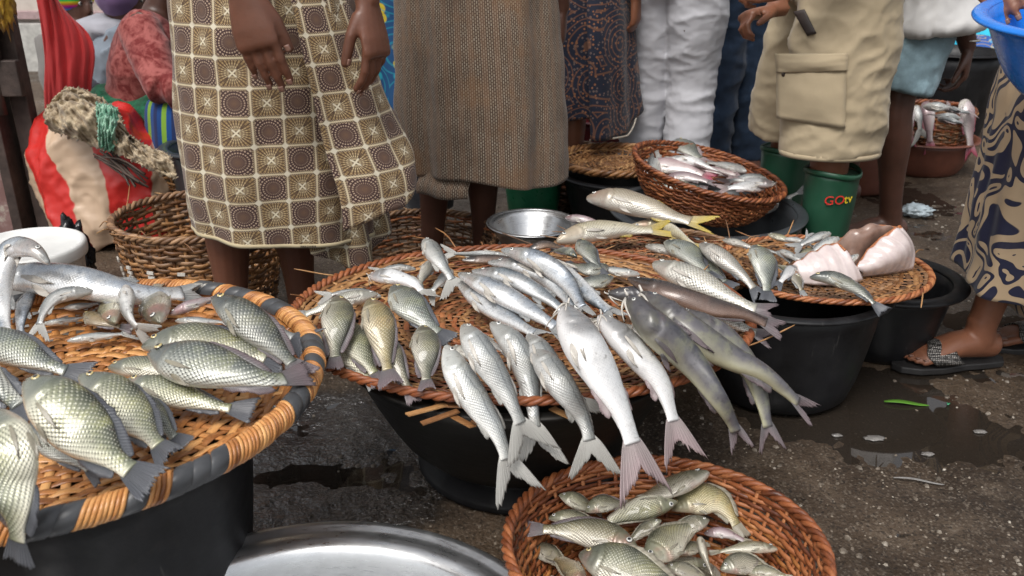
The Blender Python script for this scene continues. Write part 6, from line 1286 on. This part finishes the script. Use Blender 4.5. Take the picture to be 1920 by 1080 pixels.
sheet3('red_sheet', 'bright red sheet stretched beside the gate post', 'sheet', [[tuple(PY(60, -60, Ya)), tuple(PY(85, -40, Ya)), tuple(PY(120, 20, Ya + .1))], [tuple(PY(84, 90, Ya - .02)), tuple(PY(120, 70, Ya)), tuple(PY(176, 82, Ya + .08))], [tuple(PY(86, 200, Ya - .05)), tuple(PY(130, 190, Ya - .04)), tuple(PY(172, 190, Ya + .02))], [(PY(86, 300, Ya - .05).x, Ya - .05, .02), (PY(130, 300, Ya - .05).x, Ya - .08, .02), (PY(170, 300, Ya).x, Ya, .02)]], RED, seed=4)
# ---- striped sack with burlap mouth
def sack_mat():
    m = MT('red_beige_sack'); x, y, z = m.sep(m.coord()); nz = m.noise(m.coord(), 5, 3)
    w_ = m.M('SINE', m.M('ADD', m.M('ADD', m.M('MULTIPLY', x, 23), m.M('MULTIPLY', z, 5)), m.M('MULTIPLY', nz, 3.0))); col = m.mix(m.ss(w_, -.08, .06), (.50, .025, .02), (.50, .36, .25))
    weave_ = m.M('MULTIPLY', m.M('SINE', m.M('MULTIPLY', x, 900)), m.M('SINE', m.M('MULTIPLY', z, 900))); m.set(Base_Color=col, Roughness=.35, Normal=m.bump(weave_, .15, .001)); return m.m
pS = P(205, 478, 0)
t = empty('striped_sack', (pS.x, pS.y + .17, 0), 0, 'red and beige striped plastic sack slumped by the gate post', 'sack')
Ts = [tube([(-.02, 0, .02), (-.03, 0, .10), (-.05, 0, .22), (-.075, .01, .34), (-.09, .02, .45)], [(.215, .15), (.24, .17), (.225, .16), (.195, .14), (.15, .11)], 24, True, (0, 1, 0))]
blob('sack_body', Ts, .010, sack_mat(), t, (0, 0, 0), 3, [(.030, (5, 5, 4), 1), (.012, (11, 11, 9), 1), (.004, (30, 30, 30), 1)], 11)
BUR = lace('burlap', (.20, .145, .09), (.42, .34, .23)); GNET = lace('green_net', (.10, .25, .17), (.30, .48, .36))
def rag(name, label, pix, Y, mat, rad, seed, cat='sacking'):
    T3 = [tube(catmull([PY(a, b, Y + c) for a, b, c in pix], 12), [rad * (1 + .25 * math.sin(i * 1.3 + seed)) for i in range(12)], 12)]
    c0 = PY(pix[0][0], pix[0][1], Y); e = empty(name, tuple(c0), 0, label, cat); blob('fabric', T3, .0065, mat, e, c0, 1, [(.030, (6, 6, 6), 1), (.016, (13, 13, 17), 1), (.009, (30, 30, 40), 1), (.004, (80, 80, 80), 0)], seed); return e
def drape(name, label, cat, rows, mat, seed, fold=.03, n=90, m=70, th=.003):
    """crumpled cloth: rows of (pixel x, pixel y, depth) control points, creased in three octaves."""
    rr_ = [catmull([tuple(PY(a, b, c)) for a, b, c in r_], n) for r_ in rows]; v = []
    cols_ = [catmull([rr_[j][i] for j in range(len(rr_))], m) for i in range(n)]; o0 = cols_[0][0].copy()
    for i in range(n):
        for j in range(m):
            q = cols_[i][j]; s_ = (i / n * 6 + seed, j / m * 5, seed * .7)
            d = fold * (1 - 2.2 * abs(noise.noise((s_[0] * .8, s_[1] * .8, s_[2])))) + fold * .55 * (1 - 2 * abs(noise.noise((s_[0] * 2.1 + 5, s_[1] * 2.1, s_[2])))) + fold * .22 * noise.noise((s_[0] * 6, s_[1] * 6, 3)) + fold * .1 * noise.noise((s_[0] * 15, s_[1] * 15, 3))
            e_ = min(i, n - 1 - i, j, m - 1 - j); jag = .012 * noise.noise((i * .6, j * .6, seed)) if e_ == 0 else 0
            v.append((q[0] - o0[0] + d * .35 + jag, q[1] - o0[1] - d, q[2] - o0[2] + d * .5 + jag))
    o = mk(name, v, [(i * m + j, i * m + j + 1, (i + 1) * m + j + 1, (i + 1) * m + j) for i in range(n - 1) for j in range(m - 1)], mat); o.location = o0; solid(o, th); return tag(o, label, cat)
drape('burlap_sacking', 'frayed burlap sacking bunched over the striped sack', 'sacking', [[(95, 205, 3.06), (130, 172, 3.06), (185, 185, 3.04), (225, 215, 3.0)], [(88, 220, 2.92), (130, 195, 2.86), (190, 215, 2.84), (240, 250, 2.82)], [(92, 240, 2.86), (130, 235, 2.80), (190, 250, 2.78), (252, 285, 2.74)], [(110, 255, 2.9), (140, 262, 2.84), (195, 285, 2.80), (265, 310, 2.74)]], BUR, 3, .036)
drape('burlap_sacking', 'tail of burlap sacking sliding down to the wicker basket', 'sacking', [[(235, 250, 2.82), (275, 275, 2.78), (320, 292, 2.74)], [(225, 268, 2.76), (270, 295, 2.70), (330, 318, 2.66)], [(235, 290, 2.76), (275, 318, 2.70), (332, 340, 2.68)]], BUR, 8, .022, 60, 40)
drape('green_netting', 'pale green netting twisted into the burlap', 'netting', [[(182, 195, 2.80), (203, 198, 2.79), (222, 205, 2.79)], [(184, 235, 2.73), (205, 238, 2.72), (218, 245, 2.72)], [(186, 275, 2.74), (200, 282, 2.73), (215, 286, 2.73)]], GNET, 5, .018, 50, 50, .002)
TWIG = simple('twigs', (.06, .04, .03), .7, var=.4)
tw_ = empty('twig_bundle', tuple(PY(215, 320, 2.78)), 0, 'bundle of dark twigs poking from the sack', 'twigs'); c0 = tw_.location.copy()
for i in range(16):
    a = PY(195 + random.uniform(-20, 20), 290 + random.uniform(-10, 12), 2.80 + random.uniform(-.05, .05)); b = PY(255 + random.uniform(-15, 25), 345 + random.uniform(-22, 8), 2.74 + random.uniform(-.05, .05)); mid = a.lerp(b, .5) + V3(0, 0, random.uniform(-.01, .02)); mk('twig', *tube([p - c0 for p in catmull([a, mid, b], 6).tolist() and [Vector(q) for q in catmull([a, mid, b], 6)]], .0035, 5), TWIG, tw_)
# grey crate behind checked skirt
pG = PY(345, 278, 3.0)
tub('grey_basin', 'blue grey plastic basin behind the checked wrapper', 'basin', (pG.x + .10, 3.05, 0), .17, .13, .36, GREYB, .014)
# far wall
WALLM = MT('grubby_plaster'); oc = WALLM.coord(); nz = WALLM.noise(oc, 1.6, 6, .65); z_ = WALLM.sep(oc)[2]; WALLM.set(Base_Color=WALLM.mix(WALLM.ss(nz, .5, .75), (.50, .45, .40), (.28, .23, .20)), Roughness=.85, Normal=WALLM.bump(nz, .4, .006)); WALLM = WALLM.m
t = empty('market_wall', (-1.5, 7.2, 0), 0, 'long pale plastered wall closing the market at the back', 'wall')
MB().box((0, .1, 1.4), (13, .2, 2.8)).build('plaster', WALLM, t, False); bevel(MB().box((0, -.03, .42), (13, .07, .06)).build('ledge', simple('ledge_paint', (.34, .24, .24), .7), t, False)); MB().box((0, -.06, .18), (13, .12, .36)).build('plinth', simple('plinth_paint', (.42, .41, .38), .8), t, False)
t = empty('market_stall', (4.2, 7.0, 0), 0, 'far market stall with a striped awning at the back right', 'stall')
for x in (-1.5, 1.5):
    for y in (-.8, .8): MB().box((x, y, 1.1), (.08, .08, 2.2)).build('post', TWIG, t, False)
MB().box((0, 0, .7), (3.2, 1.5, .06)).build('table_top', simple('stall_boards', (.16, .11, .07), .7), t, False); solid(mk('awning', [(-1.8, -1.2, 2.0), (1.8, -1.2, 2.0), (1.8, 1.2, 2.5), (-1.8, 1.2, 2.5)], [(0, 1, 2, 3)], stripes('awning_stripes', [(.4, .05, .04), (.5, .48, .42)], 12, 0), t, False), .01)
# ---- far fish stand on the brown tub
pT = P(1755, 338, 0); Yt = pT.y + .19; xt = pT.x
tub('brown_tub', 'brown plastic tub carrying a basket of pink tailed fish', 'tub', (xt, Yt, 0), .225, .17, .16, BROWNP, .010)
wf = woven('wicker_basket', 'dark wicker basket of pink tailed fish standing in the brown tub', 'basket', (xt + .02, Yt, .02), [(0, .01), (.10, .01), (.15, .02), (.165, .12), (.175, .27)], [(1, 30)], .012, .011, .0045, .004, WK_RED, rim='braid', rim_r=.010, seed=41, spd=3, alt=(WK_OLD, .6))
for i, (a, b, c, d, sp_, lb) in enumerate(((1705, 215, 1708, 278, 'pink', 'leftmost fish drooping over the brown tub basket'), (1722, 212, 1728, 270, 'croaker', 'second fish from the left over the brown tub basket'), (1740, 208, 1745, 290, 'pink', 'long fish with red tail hanging in the middle of the brown tub basket'), (1812, 205, 1822, 300, 'pink', 'right hand fish with the reddest tail over the brown tub basket'))):
    e_ = Yt - .19; fish(sp_, lb, [tuple(PY(a - 4, b - 8, e_ + .14)), tuple(PY(a, b, e_ + .02)), tuple(PY((a + c) / 2, (b + d) / 2, e_ - .012)), tuple(PY(c, d, e_ - .016))], raw=True, hint=(0, -1, .3), res=.8, side=1 if i % 2 else -1)
for i, (a, b, c, d, lb) in enumerate(((1770, 205, 1830, 212, 'grey fish lying across the top of the brown tub basket'), (1800, 222, 1745, 215, 'pale fish beneath the grey one on the brown tub basket'), (1760, 222, 1815, 232, 'lowest flat fish on the brown tub basket rim'), (1730, 200, 1790, 200, 'rear fish at the back of the brown tub basket'))):
    fish('croaker', lb, [tuple(P(a, b, .31 + .012 * i)), tuple(P((a + c) / 2, (b + d) / 2, .325 + .012 * i)), tuple(P(c, d, .31 + .01 * i))], raw=True, res=.8, side=1 if i % 2 else -1, fin='pink')
p2_ = P(1610, 300, .0); x2, y2 = PY(1615, 250, 3.75).x, 3.78
tub('brown_tub', 'second brown tub half hidden behind the denim shorts man', 'tub', (x2, y2, 0), .20, .16, .26, BROWNP, .010)
for i, (a, b, c, d, lb) in enumerate(((1605, 215, 1592, 255, 'first pale fish hanging left of the denim shorts man'), (1622, 213, 1612, 258, 'second pale fish hanging left of the denim shorts man'), (1640, 212, 1632, 262, 'third pale fish hanging beside the denim shorts man'), (1590, 210, 1580, 248, 'outermost pale fish on the second brown tub'))):
    e_ = y2 - .18; fish('white', lb, [tuple(PY(a + 3, b - 12, e_ + .16)), tuple(PY(a, b, e_ + .04)), tuple(PY((a + c) / 2, (b + d) / 2, e_ - .0)), tuple(PY(c, d, e_ - .01))], raw=True, hint=(0, -1, .3), res=.8, dk=1.1, side=1 if i % 2 else -1, fin='pink')
tub('black_basin', 'large black basin further back beyond the brown tub', 'basin', (PY(1780, 150, 4.75).x, 4.75, .0), .235, .19, .46, BLACK, .012)
woven('wicker_basket', 'tan wicker basket between the brown tub and the far black basin', 'basket', (PY(1745, 200, 4.25).x, 4.25, 0), [(0, .01), (.12, .01), (.17, .02), (.19, .12), (.20, .25)], [(1, 30)], .014, .012, .005, .0045, WK_TAN, rim='braid', rim_r=.010, seed=43, spd=3)
p = P(1580, 325, .05); tub('black_bowl', 'low black bowl on the ground behind the cargo shorts man', 'bowl', (p.x, p.y + .1, 0), .16, .11, .075, BLACK, .01)
tub('green_basin', 'green plastic tub behind the hem of the brown print wrapper', 'tub', (PY(1000, 365, 3.2).x, 3.25, 0), .115, .085, .24, GREENP, .008)
tub('maroon_basin', 'maroon plastic basin behind the flat woven tray', 'basin', (PY(1130, 250, 4.1).x, 4.1, 0), .23, .18, .26, simple('maroon_plastic', (.13, .015, .02), .4), .010)
# bottles and packets seen through gaps
def bottle(label, px, py, Y, col, h=.24, r=.035):
    q = PY(px, py, Y); t = empty('plastic_bottle', (q.x, Y, 0), 0, label, 'bottle'); mt = simple('bottle_' + label.split()[0], col, .25, var=.1); mk('bottle_body', *lathe([(0, 0), (r, 0), (r * 1.05, .01), (r, h * .55), (r * .9, h * .65), (r * .35, h * .85), (r * .35, h * .92), (0, h * .92)], 24), mt, t); mk('cap', *lathe([(0, h * .92), (r * .45, h * .92), (r * .45, h), (0, h)], 16), simple('cap_' + label.split()[0], tuple(1 - x for x in col), .4, var=.05), t)
bottle('yellow plastic bottle beside the second brown tub', 1590, 300, 3.55, (.60, .42, .03)); bottle('orange plastic bottle behind the jeans', 1433, 240, 4.4, (.62, .22, .02), .3, .05)
# litter
LEAF = simple('leaf_green', (.10, .26, .03), .4, var=.2)
def leafy(name, label, px, py, l, ang, mat, cat, w=.008):
    c = P(px, py, 0); z = max(gh(c.x, c.y), -.0048) + .002; v = []; n_ = 10
    for i in range(n_):
        t = i / (n_ - 1); x = (t - .5) * l; ww = w * math.sin(PI * min(1, .08 + t * .9)) ** .7
        for s in (-1, 0, 1): v.append((x, s * ww, z + .002 * (1 - abs(s)) * -1 + .003 * math.sin(t * 5) + .004))
    o = solid(mk(name, v, [(i * 3 + j, i * 3 + j + 1, i * 3 + j + 4, i * 3 + j + 3) for i in range(n_ - 1) for j in range(2)], mat), .0008); o.location = (c.x, c.y, 0); o.rotation_euler = (0, 0, R(ang)); return tag(o, label, cat)
leafy('grass_stalk', 'bright green blade of leaf floating in the puddle by the sandal', 1700, 756, .105, -8, LEAF, 'leaf'); leafy('vegetable_scrap', 'tiny green scrap right of the green leaf blade', 1778, 757, .014, 60, simple('scrap_green', (.02, .22, .10), .4), 'scrap', .004)
leafy('plastic_strip', 'thin white plastic strip lying in the puddle on the right', 1722, 905, .10, -12, simple('dull_strip', (.25, .24, .23), .4), 'scrap', .003); leafy('straw', 'thin brown straw lying under the front of the middle tray', 838, 890, .22, -62, TWIG, 'straw', .0018)
for i, (px, py, s_, lb) in enumerate(((1640, 820, .022, 'translucent plastic scrap in the middle of the right puddle'), (1570, 815, .012, 'white shell chip near the hanging thin tail'), (1838, 808, .014, 'white shell chip at the right of the puddle'), (1740, 850, .014, 'crumpled clear film below the green leaf'))):
    c = P(px, py, 0); o = crumple('plastic_scrap' if s_ > .02 else 'shell_chip', (c.x, c.y, max(gh(c.x, c.y), -.0048) + .003), (s_, s_ * .5, .003), simple('pale_scrap_%d' % i, (.17, .16, .15), .25, var=.3), None, i, .4, 3, 2); tag(o, lb, 'scrap' if s_ > .02 else 'shell')
c = P(1717, 404, 0); tag(crumple('plastic_bag', (c.x, c.y, .022), (.055, .04, .024), simple('clear_bag', (.50, .58, .62), .15, var=.2, coat=.5), None, 12, .45, 4, 3), 'crumpled clear plastic bag lying behind the denim shorts man', 'bag')
